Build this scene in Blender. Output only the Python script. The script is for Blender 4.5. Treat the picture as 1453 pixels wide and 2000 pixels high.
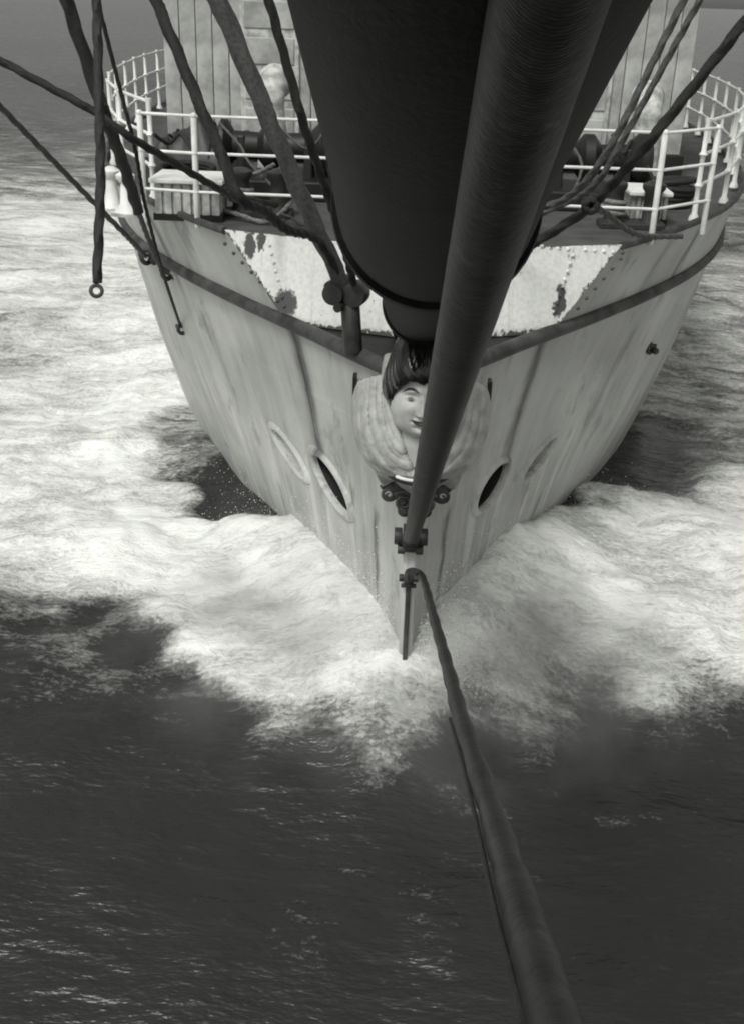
import bpy, math, random
import numpy as np
from mathutils import Vector, Matrix

# ------------------------------------------------------------------ scene, camera, light
scene = bpy.context.scene
for o in list(bpy.data.objects):
    bpy.data.objects.remove(o, do_unlink=True)
col = scene.collection
random.seed(7)
rng = np.random.default_rng(7)
R = math.radians

F_PX, CX, CY = 2140.0, 726.5, 1000.0          # focal length and centre in photo pixels
CAM = Vector((-0.115, 0.0, 5.5))               # under the bowsprit, 5.5 m over the sea
PITCH, YAW, ROLL = 25.2, 1.45, 1.9
CROT = (Matrix.Rotation(R(YAW), 3, 'Z') @ Matrix.Rotation(R(90 - PITCH), 3, 'X') @ Matrix.Rotation(R(ROLL), 3, 'Z'))
cam = bpy.data.cameras.new('camera')
cam.sensor_fit = 'VERTICAL'
cam.sensor_height = 36.0
cam.lens = 36.0 * F_PX / 2000.0
cam.clip_start = 0.05
cam.clip_end = 20000
camo = bpy.data.objects.new('camera', cam)
camo.matrix_world = Matrix.Translation(CAM) @ CROT.to_4x4()
col.objects.link(camo)
scene.camera = camo

SUN_EL, SUN_AZ = 54.0, 208.0                  # azimuth: compass-like, 180 = from straight ahead of the bow
world = bpy.data.worlds.new('World')
scene.world = world
world.use_nodes = True
nt = world.node_tree
nt.nodes.clear()
wo = nt.nodes.new('ShaderNodeOutputWorld')
bg = nt.nodes.new('ShaderNodeBackground')
sky = nt.nodes.new('ShaderNodeTexSky')
sky.sky_type = 'NISHITA'
sky.sun_disc = False
sky.sun_elevation = R(SUN_EL)
sky.sun_rotation = R(SUN_AZ)
sky.dust_density = 3.0
bw = nt.nodes.new('ShaderNodeRGBToBW')        # a black and white photograph
tint = nt.nodes.new('ShaderNodeMixRGB')
tint.blend_type = 'MULTIPLY'
tint.inputs[0].default_value = 1.0
tint.inputs[2].default_value = (0.985, 1.0, 0.955, 1)
bg.inputs[1].default_value = 0.14
nt.links.new(sky.outputs[0], bw.inputs[0])
nt.links.new(bw.outputs[0], tint.inputs[1])
nt.links.new(tint.outputs[0], bg.inputs[0])
nt.links.new(bg.outputs[0], wo.inputs[0])
sun = bpy.data.lights.new('sun', 'SUN')
sun.energy = 1.5
sun.angle = R(14)
sun.color = (1.0, 0.995, 0.96)
suno = bpy.data.objects.new('sun', sun)
az = R(SUN_AZ)
sdir = Vector((math.sin(az) * math.cos(R(SUN_EL)), math.cos(az) * math.cos(R(SUN_EL)), math.sin(R(SUN_EL))))
suno.rotation_euler = sdir.to_track_quat('Z', 'Y').to_euler()
suno.location = (0, -5, 30)
col.objects.link(suno)
scene.view_settings.view_transform = 'Standard'
scene.view_settings.look = 'None'
scene.view_settings.exposure = 0.2
scene.cycles.max_bounces = 5
scene.cycles.diffuse_bounces = 3
scene.cycles.glossy_bounces = 2
scene.cycles.filter_width = 2.0                # the old print is soft
scene.view_settings.gamma = 1.0


# ------------------------------------------------------------------ pixel helpers
def ray(px, py):
    return (CROT @ Vector(((px - CX) / F_PX, -(py - CY) / F_PX, -1.0)))

def P(px, py, depth):                          # a point seen at a pixel, at a chosen depth
    return CAM + ray(px, py) * depth

def PZ(px, py, z):                             # ... on a level plane
    d = ray(px, py)
    return CAM + d * ((z - CAM.z) / d.z)

def PY(px, py, y):                             # ... on a plane across the ship
    d = ray(px, py)
    return CAM + d * ((y - CAM.y) / d.y)

def proj(p):
    q = CROT.transposed() @ (Vector(p) - CAM)
    return (CX + F_PX * q.x / -q.z, CY - F_PX * q.y / -q.z, -q.z)


# ------------------------------------------------------------------ objects
def tag(o, label=None, cat=None, group=None, kind=None):
    if label: o['label'] = label
    if cat: o['category'] = cat
    if group: o['group'] = group
    if kind: o['kind'] = kind
    return o

def empty(name, loc=(0, 0, 0)):
    o = bpy.data.objects.new(name, None)
    o.location = loc
    o.empty_display_size = 0.2
    col.objects.link(o)
    return o

def mesh_obj(name, verts, faces, mat, parent=None, smooth=True, origin=None):
    me = bpy.data.meshes.new(name)
    me.from_pydata([tuple(v) for v in verts], [], faces)
    me.update()
    if smooth:
        me.polygons.foreach_set('use_smooth', [True] * len(me.polygons))
    me.materials.append(mat)
    o = bpy.data.objects.new(name, me)
    col.objects.link(o)
    if parent is not None:
        o.parent = parent
        o.matrix_parent_inverse = Matrix.Translation(parent_world(parent)).inverted()
    return o

def parent_world(o):
    v = Vector(o.location)
    while o.parent:
        o = o.parent
        v = v                                   # parts are built in world coordinates, only roots are placed
    return v

class Geo:
    """collects faces of ONE part"""
    def __init__(self):
        self.v, self.f = [], []
    def add(self, v, f):
        n = len(self.v)
        self.v += [tuple(p) for p in v]
        self.f += [tuple(i + n for i in q) for q in f]
        return self
    def box(self, c, size, rot=None, taper=1.0):
        sx, sy, sz = size[0] / 2, size[1] / 2, size[2] / 2
        vs = []
        for z in (-1, 1):
            k = taper if z > 0 else 1.0
            for x, y in ((-1, -1), (1, -1), (1, 1), (-1, 1)):
                p = Vector((x * sx * k, y * sy * k, z * sz))
                if rot is not None: p = rot @ p
                vs.append(Vector(c) + p)
        return self.add(vs, [(3, 2, 1, 0), (4, 5, 6, 7), (0, 1, 5, 4), (1, 2, 6, 5), (2, 3, 7, 6), (3, 0, 4, 7)])
    def tube(self, pts, rad, seg=12, lay=0.0, strands=3, pitch=6.0, cap=True, jit=0.0):
        pts = [Vector(p) for p in pts]
        n = len(pts)
        rads = rad if isinstance(rad, (list, tuple)) else [rad] * n
        t0 = (pts[1] - pts[0]).normalized()
        up = Vector((0, 0, 1)) if abs(t0.z) < 0.9 else Vector((1, 0, 0))
        nrm = (up - t0 * up.dot(t0)).normalized()
        L = 0.0
        vs = []
        for i, p in enumerate(pts):
            t = (pts[min(i + 1, n - 1)] - pts[max(i - 1, 0)]).normalized()
            nrm = (nrm - t * nrm.dot(t)).normalized()
            b = t.cross(nrm)
            if i: L += (pts[i] - pts[i - 1]).length
            for k in range(seg):
                a = 2 * math.pi * k / seg
                r = rads[i]
                if lay: r *= 1 + lay * math.cos(strands * a - 2 * math.pi * L / (pitch * rads[i]))
                if jit: r *= 1 + random.uniform(-jit, jit)
                vs.append(p + (nrm * math.cos(a) + b * math.sin(a)) * r)
        fs = []
        for i in range(n - 1):
            for k in range(seg):
                a, b2 = i * seg + k, i * seg + (k + 1) % seg
                fs.append((a, b2, b2 + seg, a + seg))
        if cap:
            fs.append(tuple(reversed(range(seg))))
            fs.append(tuple(range((n - 1) * seg, n * seg)))
        return self.add(vs, fs)
    def cyl(self, a, b, r, seg=16, r2=None):
        a, b = Vector(a), Vector(b)
        r2 = r if r2 is None else r2
        d = (b - a)
        e = min(0.12 * r, d.length * 0.2)
        u = d.normalized()
        return self.tube([a, a + u * e * 0.02, a + u * e, b - u * e, b - u * e * 0.02, b], [r - e, r - e * 0.6, r, r2, r2 - e * 0.6, r2 - e], seg)
    def ring(self, c, axis, R1, r, seg=28, s2=10, squash=None):
        c, axis = Vector(c), Vector(axis).normalized()
        up = Vector((0, 0, 1)) if abs(axis.z) < 0.9 else Vector((1, 0, 0))
        u = (up - axis * up.dot(axis)).normalized()
        w = axis.cross(u)
        vs, fs = [], []
        for i in range(seg):
            a = 2 * math.pi * i / seg
            d = u * math.cos(a) + w * math.sin(a)
            for k in range(s2):
                b = 2 * math.pi * k / s2
                vs.append(c + d * (R1 + r * math.cos(b)) + axis * r * math.sin(b))
        for i in range(seg):
            for k in range(s2):
                fs.append((i * s2 + k, ((i + 1) % seg) * s2 + k, ((i + 1) % seg) * s2 + (k + 1) % s2, i * s2 + (k + 1) % s2))
        return self.add(vs, fs)
    def lathe(self, c, prof, seg=24, axis=None):
        M = Matrix.Identity(3) if axis is None else Vector(axis).normalized().to_track_quat('Z', 'Y').to_matrix()
        vs, fs = [], []
        for r, z in prof:
            for k in range(seg):
                a = 2 * math.pi * k / seg
                vs.append(Vector(c) + M @ Vector((r * math.cos(a), r * math.sin(a), z)))
        for i in range(len(prof) - 1):
            for k in range(seg):
                a, b = i * seg + k, i * seg + (k + 1) % seg
                fs.append((a, b, b + seg, a + seg))
        fs.append(tuple(reversed(range(seg))))
        fs.append(tuple(range((len(prof) - 1) * seg, len(prof) * seg)))
        return self.add(vs, fs)
    def ball(self, c, r, seg=12, rings=8, scale=(1, 1, 1)):
        c = Vector(c)
        vs = [c + Vector((0, 0, r * scale[2]))]
        for i in range(1, rings):
            t = math.pi * i / rings
            for k in range(seg):
                a = 2 * math.pi * k / seg
                vs.append(c + Vector((r * math.sin(t) * math.cos(a) * scale[0], r * math.sin(t) * math.sin(a) * scale[1], r * math.cos(t) * scale[2])))
        vs.append(c - Vector((0, 0, r * scale[2])))
        fs = [(0, 1 + k, 1 + (k + 1) % seg) for k in range(seg)]
        for i in range(rings - 2):
            for k in range(seg):
                a, b = 1 + i * seg + k, 1 + i * seg + (k + 1) % seg
                fs.append((a, a + seg, b + seg, b))
        e = len(vs) - 1
        s = 1 + (rings - 2) * seg
        fs += [(e, s + (k + 1) % seg, s + k) for k in range(seg)]
        return self.add(vs, fs)
    def build(self, name, mat, parent=None, smooth=True, bevel=0.0):
        o = mesh_obj(name, self.v, self.f, mat, parent, smooth)
        if bevel:
            m = o.modifiers.new('bevel', 'BEVEL')
            m.width = bevel
            m.segments = 2
            m.limit_method = 'ANGLE'
        if smooth:
            try:
                o.data.set_sharp_from_angle(angle=R(42))
            except Exception:
                pass
        return o

def spline(pts, step=0.05):
    pts = [Vector(p) for p in pts]
    if len(pts) == 2:
        n = max(2, int((pts[1] - pts[0]).length / step))
        return [pts[0].lerp(pts[1], i / n) for i in range(n + 1)]
    e = [pts[0] * 2 - pts[1]] + pts + [pts[-1] * 2 - pts[-2]]
    out = []
    for i in range(1, len(e) - 2):
        a, b, c, d = e[i - 1:i + 3]
        n = max(2, int((c - b).length / step))
        for k in range(n):
            t = k / n
            out.append(0.5 * ((2 * b) + (c - a) * t + (2 * a - 5 * b + 4 * c - d) * t * t + (3 * b - a - 3 * c + d) * t ** 3))
    out.append(pts[-1])
    return out


# ------------------------------------------------------------------ materials
def G(v):
    return (v * 0.99, v, v * 0.97, 1)

class Mat:
    def __init__(self, name, rough=0.6, spec=0.5):
        self.m = bpy.data.materials.new(name)
        self.m.use_nodes = True
        self.t = self.m.node_tree
        self.b = self.t.nodes['Principled BSDF']
        self.b.inputs['Roughness'].default_value = rough
        self.b.inputs['Specular IOR Level'].default_value = spec
        self._co = None
    def n(self, kind, **kw):
        x = self.t.nodes.new(kind)
        for k, v in kw.items():
            setattr(x, k, v)
        return x
    def l(self, a, b):
        self.t.links.new(a, b)
    def co(self, scale=(1, 1, 1), loc=(0, 0, 0)):
        if self._co is None:
            self._co = self.n('ShaderNodeTexCoord')
        mp = self.n('ShaderNodeMapping')
        mp.inputs['Scale'].default_value = scale
        mp.inputs['Location'].default_value = loc
        self.l(self._co.outputs['Object'], mp.inputs[0])
        return mp.outputs[0]
    def noise(self, scale, detail=4, rough=0.55, mapscale=(1, 1, 1), loc=(0, 0, 0), dist=0.0):
        x = self.n('ShaderNodeTexNoise')
        x.inputs['Scale'].default_value = scale
        x.inputs['Detail'].default_value = detail
        x.inputs['Roughness'].default_value = rough
        x.inputs['Distortion'].default_value = dist
        self.l(self.co(mapscale, loc), x.inputs['Vector'])
        return x.outputs['Fac']
    def ramp(self, src, lo, hi, a=0.0, b=1.0, smooth=True):
        x = self.n('ShaderNodeMapRange')
        x.interpolation_type = 'SMOOTHSTEP' if smooth else 'LINEAR'
        x.inputs['From Min'].default_value = lo
        x.inputs['From Max'].default_value = hi
        x.inputs['To Min'].default_value = a
        x.inputs['To Max'].default_value = b
        self.l(src, x.inputs['Value'])
        return x.outputs['Result']
    def math(self, op, a, b=None, c=None):
        x = self.n('ShaderNodeMath', operation=op)
        for i, s in enumerate((a, b, c)):
            if s is None: continue
            if isinstance(s, (int, float)): x.inputs[i].default_value = s
            else: self.l(s, x.inputs[i])
        return x.outputs[0]
    def mix(self, fac, a, b):
        x = self.n('ShaderNodeMixRGB')
        for i, s in enumerate((fac, a, b)):
            if isinstance(s, (int, float)): x.inputs[i].default_value = s if i == 0 else G(s)
            elif isinstance(s, tuple): x.inputs[i].default_value = s
            else: self.l(s, x.inputs[i])
        return x.outputs[0]
    def xyz(self):
        s = self.n('ShaderNodeSeparateXYZ')
        self.l(self.co(), s.inputs[0])
        return s.outputs
    def gauss(self, src, c, w):
        d = self.math('DIVIDE', self.math('SUBTRACT', src, c), w)
        return self.math('POWER', 2.718, self.math('MULTIPLY', self.math('MULTIPLY', d, d), -1.0))
    def bump(self, h, strength=0.3, dist=0.01):
        x = self.n('ShaderNodeBump')
        x.inputs['Strength'].default_value = strength
        x.inputs['Distance'].default_value = dist
        self.l(h, x.inputs['Height'])
        self.l(x.outputs[0], self.b.inputs['Normal'])
    def color(self, c):
        if isinstance(c, (int, float)): self.b.inputs['Base Color'].default_value = G(c)
        else: self.l(c, self.b.inputs['Base Color'])
        return self

def simple(name, v, rough=0.6, var=0.25, scale=6.0, bump=0.15, bscale=40.0, spec=0.4, mapscale=(1, 1, 1)):
    m = Mat(name, rough, spec)
    f = m.ramp(m.noise(scale, 5, 0.6, mapscale), 0.3, 0.7)
    m.color(m.mix(f, v * (1 - var), v * (1 + var)))
    m.bump(m.noise(bscale, 4, 0.6, mapscale), bump, 0.01)
    return m.m

def hull_material():
    m = Mat('hull_paint', 0.55, 0.35)
    x, y, z = m.xyz()
    stre = m.noise(1.0, 5, 0.6, (0.4, 3.0, 0.30), dist=0.5)    # runs of dirt down the plating
    fine = m.noise(1.0, 4, 0.6, (1.0, 22.0, 0.9), (3, 7, 1))
    blot = m.noise(0.9, 4, 0.55, (1, 1, 1), (9, 2, 5))
    f = m.math('ADD', m.math('MULTIPLY', stre, 0.40), m.math('MULTIPLY', fine, 0.12))
    f = m.math('ADD', f, m.math('MULTIPLY', blot, 0.6))
    c = m.mix(m.ramp(f, 0.38, 0.76), 0.33, 0.54)
    wob = m.math('MULTIPLY', m.math('SUBTRACT', m.noise(2.2, 2), 0.5), 0.16)
    yy = m.math('ADD', y, wob)
    # long dark runs with shapes of their own
    for (yc, w, zlo, zhi, k) in STAINS:
        g = m.gauss(yy, yc, w)
        g = m.math('MULTIPLY', g, m.ramp(z, zlo, zlo + 0.5))
        g = m.math('MULTIPLY', g, m.ramp(z, zhi, zhi + 0.15, 1, 0))
        g = m.math('MULTIPLY', g, m.ramp(fine, 0.3, 0.6, 0.6, 1.0))
        c = m.mix(m.math('MULTIPLY', g, k), c, 0.028)
    # scuffs and bare steel
    sc = m.ramp(m.noise(1.0, 6, 0.7, (1.0, 14.0, 1.6), (1, 5, 11)), 0.655, 0.70)
    c = m.mix(m.math('MULTIPLY', sc, 0.55), c, 0.07)
    lt = m.ramp(m.noise(1.0, 6, 0.7, (1.0, 18.0, 1.2), (4, 15, 2)), 0.63, 0.70)
    c = m.mix(m.math('MULTIPLY', lt, 0.5), c, 0.62)
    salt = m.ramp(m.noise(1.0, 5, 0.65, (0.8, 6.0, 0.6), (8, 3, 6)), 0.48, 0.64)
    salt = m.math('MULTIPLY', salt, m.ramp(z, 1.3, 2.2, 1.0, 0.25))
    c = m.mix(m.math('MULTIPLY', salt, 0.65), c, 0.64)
    grime = m.ramp(m.noise(2.6, 6, 0.7, (1, 1, 0.6), (2, 8, 4)), 0.56, 0.66)
    c = m.mix(m.math('MULTIPLY', grime, 0.42), c, 0.15)
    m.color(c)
    h = m.math('ADD', m.noise(1.3, 2, 0.5), m.math('MULTIPLY', m.noise(30, 3, 0.6), 0.06))
    m.bump(h, 0.6, 0.06)
    return m.m

def white_plate_material():
    m = Mat('white_plate_paint', 0.5, 0.35)
    x, y, z = m.xyz()
    spk = m.noise(26, 4, 0.7)
    c = m.mix(m.ramp(spk, 0.35, 0.7), 0.80, 0.66)
    rag = m.math('MULTIPLY', m.math('SUBTRACT', m.noise(7, 6, 0.65), 0.5), 0.22)
    rag2 = m.math('MULTIPLY', m.math('SUBTRACT', m.noise(13, 6, 0.7, (1, 1, 0.6)), 0.5), 0.22)
    # worn away along the upper and lower edge, and in four ragged patches
    up = m.ramp(m.math('ADD', z, rag2), 3.635, 3.65)
    lo = m.ramp(m.math('ADD', z, rag2), 2.95, 2.965, 1, 0)
    d = m.math('MAXIMUM', up, lo)
    for (xc, zc, wx, wz) in PATCHES:
        ex = m.math('DIVIDE', m.math('SUBTRACT', m.math('ADD', x, rag), xc), wx)
        ez = m.math('DIVIDE', m.math('SUBTRACT', m.math('ADD', z, rag2), zc), wz)
        r2 = m.math('ADD', m.math('MULTIPLY', ex, ex), m.math('MULTIPLY', ez, ez))
        d = m.math('MAXIMUM', d, m.ramp(r2, 0.70, 1.15, 1, 0))
    xe = m.math('MULTIPLY_ADD', z, (TOPX - BOTX) / (ZT - ZM), BOTX - ZM * (TOPX - BOTX) / (ZT - ZM))
    ed = m.math('ADD', m.math('SUBTRACT', xe, m.math('ABSOLUTE', x)), m.math('MULTIPLY', rag2, 1.2))
    d = m.math('MAXIMUM', d, m.ramp(ed, -0.005, 0.015, 1, 0))
    chip = m.ramp(m.noise(11, 6, 0.7, (1, 1, 0.7), (5, 1, 3)), 0.66, 0.68)
    d = m.math('MAXIMUM', d, m.math('MULTIPLY', chip, 0.8))
    run = m.ramp(m.noise(1.0, 4, 0.6, (9, 1, 0.5), (2, 2, 2)), 0.56, 0.70)
    c = m.mix(m.math('MULTIPLY', run, 0.4), c, 0.25)
    c = m.mix(d, c, 0.085)
    m.color(c)
    m.bump(m.math('SUBTRACT', m.math('MULTIPLY', spk, 0.2), d), 0.25, 0.008)
    return m.m

def water_material():
    m = Mat('sea_water', 0.12, 0.5)
    m.b.inputs['IOR'].default_value = 1.333
    at = m.n('ShaderNodeAttribute', attribute_name='foam')
    fm = at.outputs['Fac']
    n1 = m.noise(0.9, 6, 0.62, (0.6, 1.4, 1), dist=0.6)
    n2 = m.noise(3.6, 6, 0.66, (0.55, 1.5, 1), (3, 1, 0), dist=0.5)
    n3 = m.noise(19.0, 4, 0.75, (0.8, 1.4, 1), (7, 5, 0), dist=0.4)
    nn = m.math('ADD', m.math('MULTIPLY', n1, 0.9), m.math('MULTIPLY', n2, 0.75))
    nn = m.math('ADD', nn, m.math('MULTIPLY', n3, 0.85))
    nn = m.math('SUBTRACT', nn, 1.25)
    v = m.math('ADD', m.math('MULTIPLY_ADD', fm, 1.40, -0.34), m.math('MULTIPLY', nn, 1.6))
    f = m.ramp(v, 0.0, 1.15)
    lace = m.ramp(m.math('ADD', m.math('ADD', m.math('MULTIPLY', n2, 0.7), m.math('MULTIPLY', n1, 0.6)), m.math('MULTIPLY', n3, 0.3)), 0.93, 1.12)
    f2 = m.math('MAXIMUM', f, m.math('MULTIPLY', lace, 0.07))
    c = m.mix(f2, 0.028, 0.88)
    m.color(c)
    m.l(m.ramp(f2, 0.0, 0.5, 0.26, 0.9), m.b.inputs['Roughness'])
    m.l(m.ramp(f2, 0.0, 0.6, 0.5, 0.1), m.b.inputs['Specular IOR Level'])
    w1 = m.noise(1.5, 5, 0.58, (0.6, 1.7, 1), (1, 2, 0))
    w2 = m.noise(7.0, 4, 0.6, (0.7, 1.8, 1), (5, 2, 0))
    h = m.math('ADD', m.math('MULTIPLY', w1, 1.0), m.math('MULTIPLY', w2, 0.14))
    h = m.math('MULTIPLY', h, m.ramp(f, 0.0, 0.6, 1.0, 0.15))
    h = m.math('ADD', h, m.math('MULTIPLY', f, m.math('MULTIPLY_ADD', n3, 0.15, m.math('MULTIPLY', n2, 0.6))))
    m.bump(h, 0.62, 0.18)
    return m.m


# ------------------------------------------------------------------ numpy noise
def vnoise(x, y, seed):
    r = np.random.default_rng(seed)
    N = 256
    g = r.random((N, N))
    xi, yi = np.floor(x).astype(int), np.floor(y).astype(int)
    fx, fy = x - xi, y - yi
    fx, fy = fx * fx * (3 - 2 * fx), fy * fy * (3 - 2 * fy)
    a, b = g[xi % N, yi % N], g[(xi + 1) % N, yi % N]
    c, d = g[xi % N, (yi + 1) % N], g[(xi + 1) % N, (yi + 1) % N]
    return (a * (1 - fx) + b * fx) * (1 - fy) + (c * (1 - fx) + d * fx) * fy

def fbm(x, y, seed, octs=5, gain=0.5):
    s, a, t = 0, 1.0, 0
    for k in range(octs):
        s = s + a * vnoise(x * 2 ** k + 31.7 * k, y * 2 ** k + 17.3 * k, seed + k)
        t += a
        a *= gain
    return s / t


# ------------------------------------------------------------------ hull form (s = metres aft of the stem)
Y0 = 7.8
SK = [0, 0.5, 1, 2, 3, 4, 5, 6, 8, 12, 20, 45]
ZK = [-1.5, 0.2, 1.5, 2.95, 3.7]
BT = [[0.04, 0.10, 0.20, 0.48, 0.85, 1.30, 1.75, 2.15, 2.9, 3.8, 4.4, 4.4],
      [0.05, 0.24, 0.45, 0.92, 1.42, 1.95, 2.42, 2.84, 3.5, 4.25, 4.6, 4.6],
      [0.05, 0.30, 0.58, 1.18, 1.82, 2.42, 2.90, 3.30, 3.85, 4.45, 4.7, 4.7],
      [0.06, 0.46, 0.82, 1.58, 2.28, 2.88, 3.34, 3.68, 4.14, 4.62, 4.8, 4.8],
      [0.06, 0.62, 1.06, 1.92, 2.62, 3.18, 3.58, 3.88, 4.28, 4.68, 4.85, 4.85]]
BT = np.array(BT)

def pchip(xk, yk, x):
    i = min(max(np.searchsorted(xk, x) - 1, 0), len(xk) - 2)
    def m(j):
        if j == 0: return (yk[1] - yk[0]) / (xk[1] - xk[0])
        if j == len(xk) - 1: return (yk[-1] - yk[-2]) / (xk[-1] - xk[-2])
        a, b = (yk[j] - yk[j - 1]) / (xk[j] - xk[j - 1]), (yk[j + 1] - yk[j]) / (xk[j + 1] - xk[j])
        return 0 if a * b <= 0 else 2 * a * b / (a + b)
    h = xk[i + 1] - xk[i]
    t = (x - xk[i]) / h
    return ((2 * t ** 3 - 3 * t * t + 1) * yk[i] + (t ** 3 - 2 * t * t + t) * h * m(i) + (-2 * t ** 3 + 3 * t * t) * yk[i + 1] + (t ** 3 - t * t) * h * m(i + 1))

def half(s, z):
    col_ = [pchip(SK, BT[j], s) for j in range(len(ZK))]
    return float(pchip(ZK, col_, min(max(z, ZK[0]), ZK[-1])))

def hp(s, z, side, off=0.0):
    p = Vector((side * half(s, z), Y0 + s, z))
    if off:
        e = 0.02
        a = Vector((side * half(s + e, z), Y0 + s + e, z)) - p
        b = Vector((side * half(s, z + e), Y0 + s, z + e)) - p
        n = a.cross(b)
        n = n if n.x * side > 0 else -n
        p = p + n.normalized() * off
    return p

def hull_hit(px, py):
    """where a pixel's ray meets the hull side: returns (s, z, side)"""
    d = ray(px, py)
    t = 6.0
    while t < 40:
        p = CAM + d * t
        s = p.y - Y0
        if s > 0 and abs(p.x) < half(s, p.z):
            return s, p.z, (1 if p.x > 0 else -1)
        t += 0.01
    return None

ZM = 2.95            # height of the moulding
ZT = 3.62            # height of the plating above it

def s_front(z):      # forward end of the plating above the moulding
    return 1.42 + (z - ZM) * 0.55

# worn patches on the white plate: measured on the photograph, put on the plate
VEE = 0.32           # the white plates sweep aft from the bowsprit
def s_plate(x, z):
    edge = half(s_front(z), z)
    return s_front(z) - VEE * (edge - abs(x))
def plate_pt(px, py):
    y = Y0 + 1.5
    for _ in range(12):
        p = PY(px, py, y)
        y = 0.5 * y + 0.5 * (Y0 + s_plate(p.x, min(max(p.z, ZM), ZT)))
    return p
PATCHES = []
for (px, py, wx, wz) in ((488, 478, 0.06, 0.12), (560, 592, 0.10, 0.12), (1092, 590, 0.05, 0.14), (512, 470, 0.04, 0.10), (1225, 480, 0.06, 0.05)):
    q = plate_pt(px, py)
    PATCHES.append((q.x, q.z, wx, wz))

TOPX = half(s_front(ZT), ZT)
BOTX = half(s_front(ZM), ZM)
STAINS = []          # station, width and height of the dark runs seen on the left side
for (px, py, w, up, dn, k) in ((600, 755, 0.075, 9, 1.0, 1.0), (640, 690, 0.03, 9, 0.25, 0.6), (330, 500, 0.06, 9, 0.5, 0.7), (375, 500, 0.05, 9, 0.35, 0.4),
                               (735, 1100, 0.045, 0.45, 0.6, 0.8), (560, 1000, 0.03, 0.25, 0.3, 0.6), (625, 1075, 0.025, 0.15, 0.2, 0.9), (450, 750, 0.05, 0.5, 0.6, 0.35), (420, 680, 0.05, 0.3, 0.3, 0.5), (690, 1000, 0.03, 0.2, 0.5, 0.5)):
    h_ = hull_hit(px, py)
    STAINS.append((Y0 + h_[0], w, max(h_[1] - dn, 0.1), min(h_[1] + up, 3.55), k))
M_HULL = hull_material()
M_WPLATE = white_plate_material()
M_WATER = water_material()
M_DARK = simple('dark_steel', 0.035, 0.5, 0.4, 8, 0.25)
M_SPAR = simple('bowsprit_dark_paint', 0.0045, 0.6, 0.5, 5, 0.25, 30, spec=0.08, mapscale=(3, 0.6, 3))
def stay_material():
    m = Mat('served_stay_tarred', 0.55, 0.3)
    f = m.ramp(m.noise(11, 5, 0.65), 0.35, 0.7)
    c = m.mix(f, 0.012, 0.030)
    w = m.n('ShaderNodeTexWave')
    w.bands_direction = 'Y'
    w.inputs['Scale'].default_value = 55.0
    w.inputs['Distortion'].default_value = 3.0
    w.inputs['Detail'].default_value = 2.0
    m.l(m.co((0.25, 1, 0.25)), w.inputs['Vector'])
    c = m.mix(m.math('MULTIPLY', w.outputs['Fac'], 0.08), c, 0.045)
    sc_ = m.ramp(m.noise(5, 5, 0.7, (1, 0.6, 1), (4, 4, 4)), 0.60, 0.66)
    c = m.mix(m.math('MULTIPLY', sc_, 0.5), c, 0.085)
    m.color(c)
    m.bump(m.math('MULTIPLY_ADD', w.outputs['Fac'], 0.10, m.noise(50, 3, 0.6)), 0.4, 0.006)
    return m.m
M_STAY = stay_material()
M_ROPE = simple('tarred_rope', 0.022, 0.75, 0.3, 40, 0.4, 80)
M_ROPEL = simple('weathered_rope', 0.17, 0.8, 0.3, 40, 0.4, 80)
M_ROPEM = simple('grey_wire_rope', 0.075, 0.7, 0.3, 40, 0.4, 80)
M_MOULD = simple('moulding_grey_paint', 0.05, 0.6, 0.55, 5, 0.25)
M_DECK = simple('deck_grey', 0.075, 0.7, 0.25, 4, 0.2)
M_BEAK = simple('beakhead_dark_paint', 0.014, 0.6, 0.4, 5, 0.2)
M_WHITE = simple('white_paint', 0.74, 0.5, 0.12, 5, 0.1)
M_DULLW = simple('weathered_white_paint', 0.42, 0.6, 0.4, 8, 0.3)
M_HOUSE = simple('deckhouse_white_paint', 0.36, 0.6, 0.35, 2.5, 0.2)
M_BLACK = simple('black_paint', 0.012, 0.5, 0.2, 4, 0.1)
M_GLASS = simple('dark_glass', 0.01, 0.08, 0.1, 2, 0.0)

# ------------------------------------------------------------------ the sea
def axis_lines(lo, hi, step, far, grow=1.22):
    c = list(np.arange(lo, hi + 1e-6, step))
    a, d = [], step
    x = lo
    while x > -far:
        d *= grow
        x -= d
        a.append(x)
    b, d = [], step
    x = hi
    while x < far:
        d *= grow
        x += d
        b.append(x)
    return np.array(a[::-1] + c + b)

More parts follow.
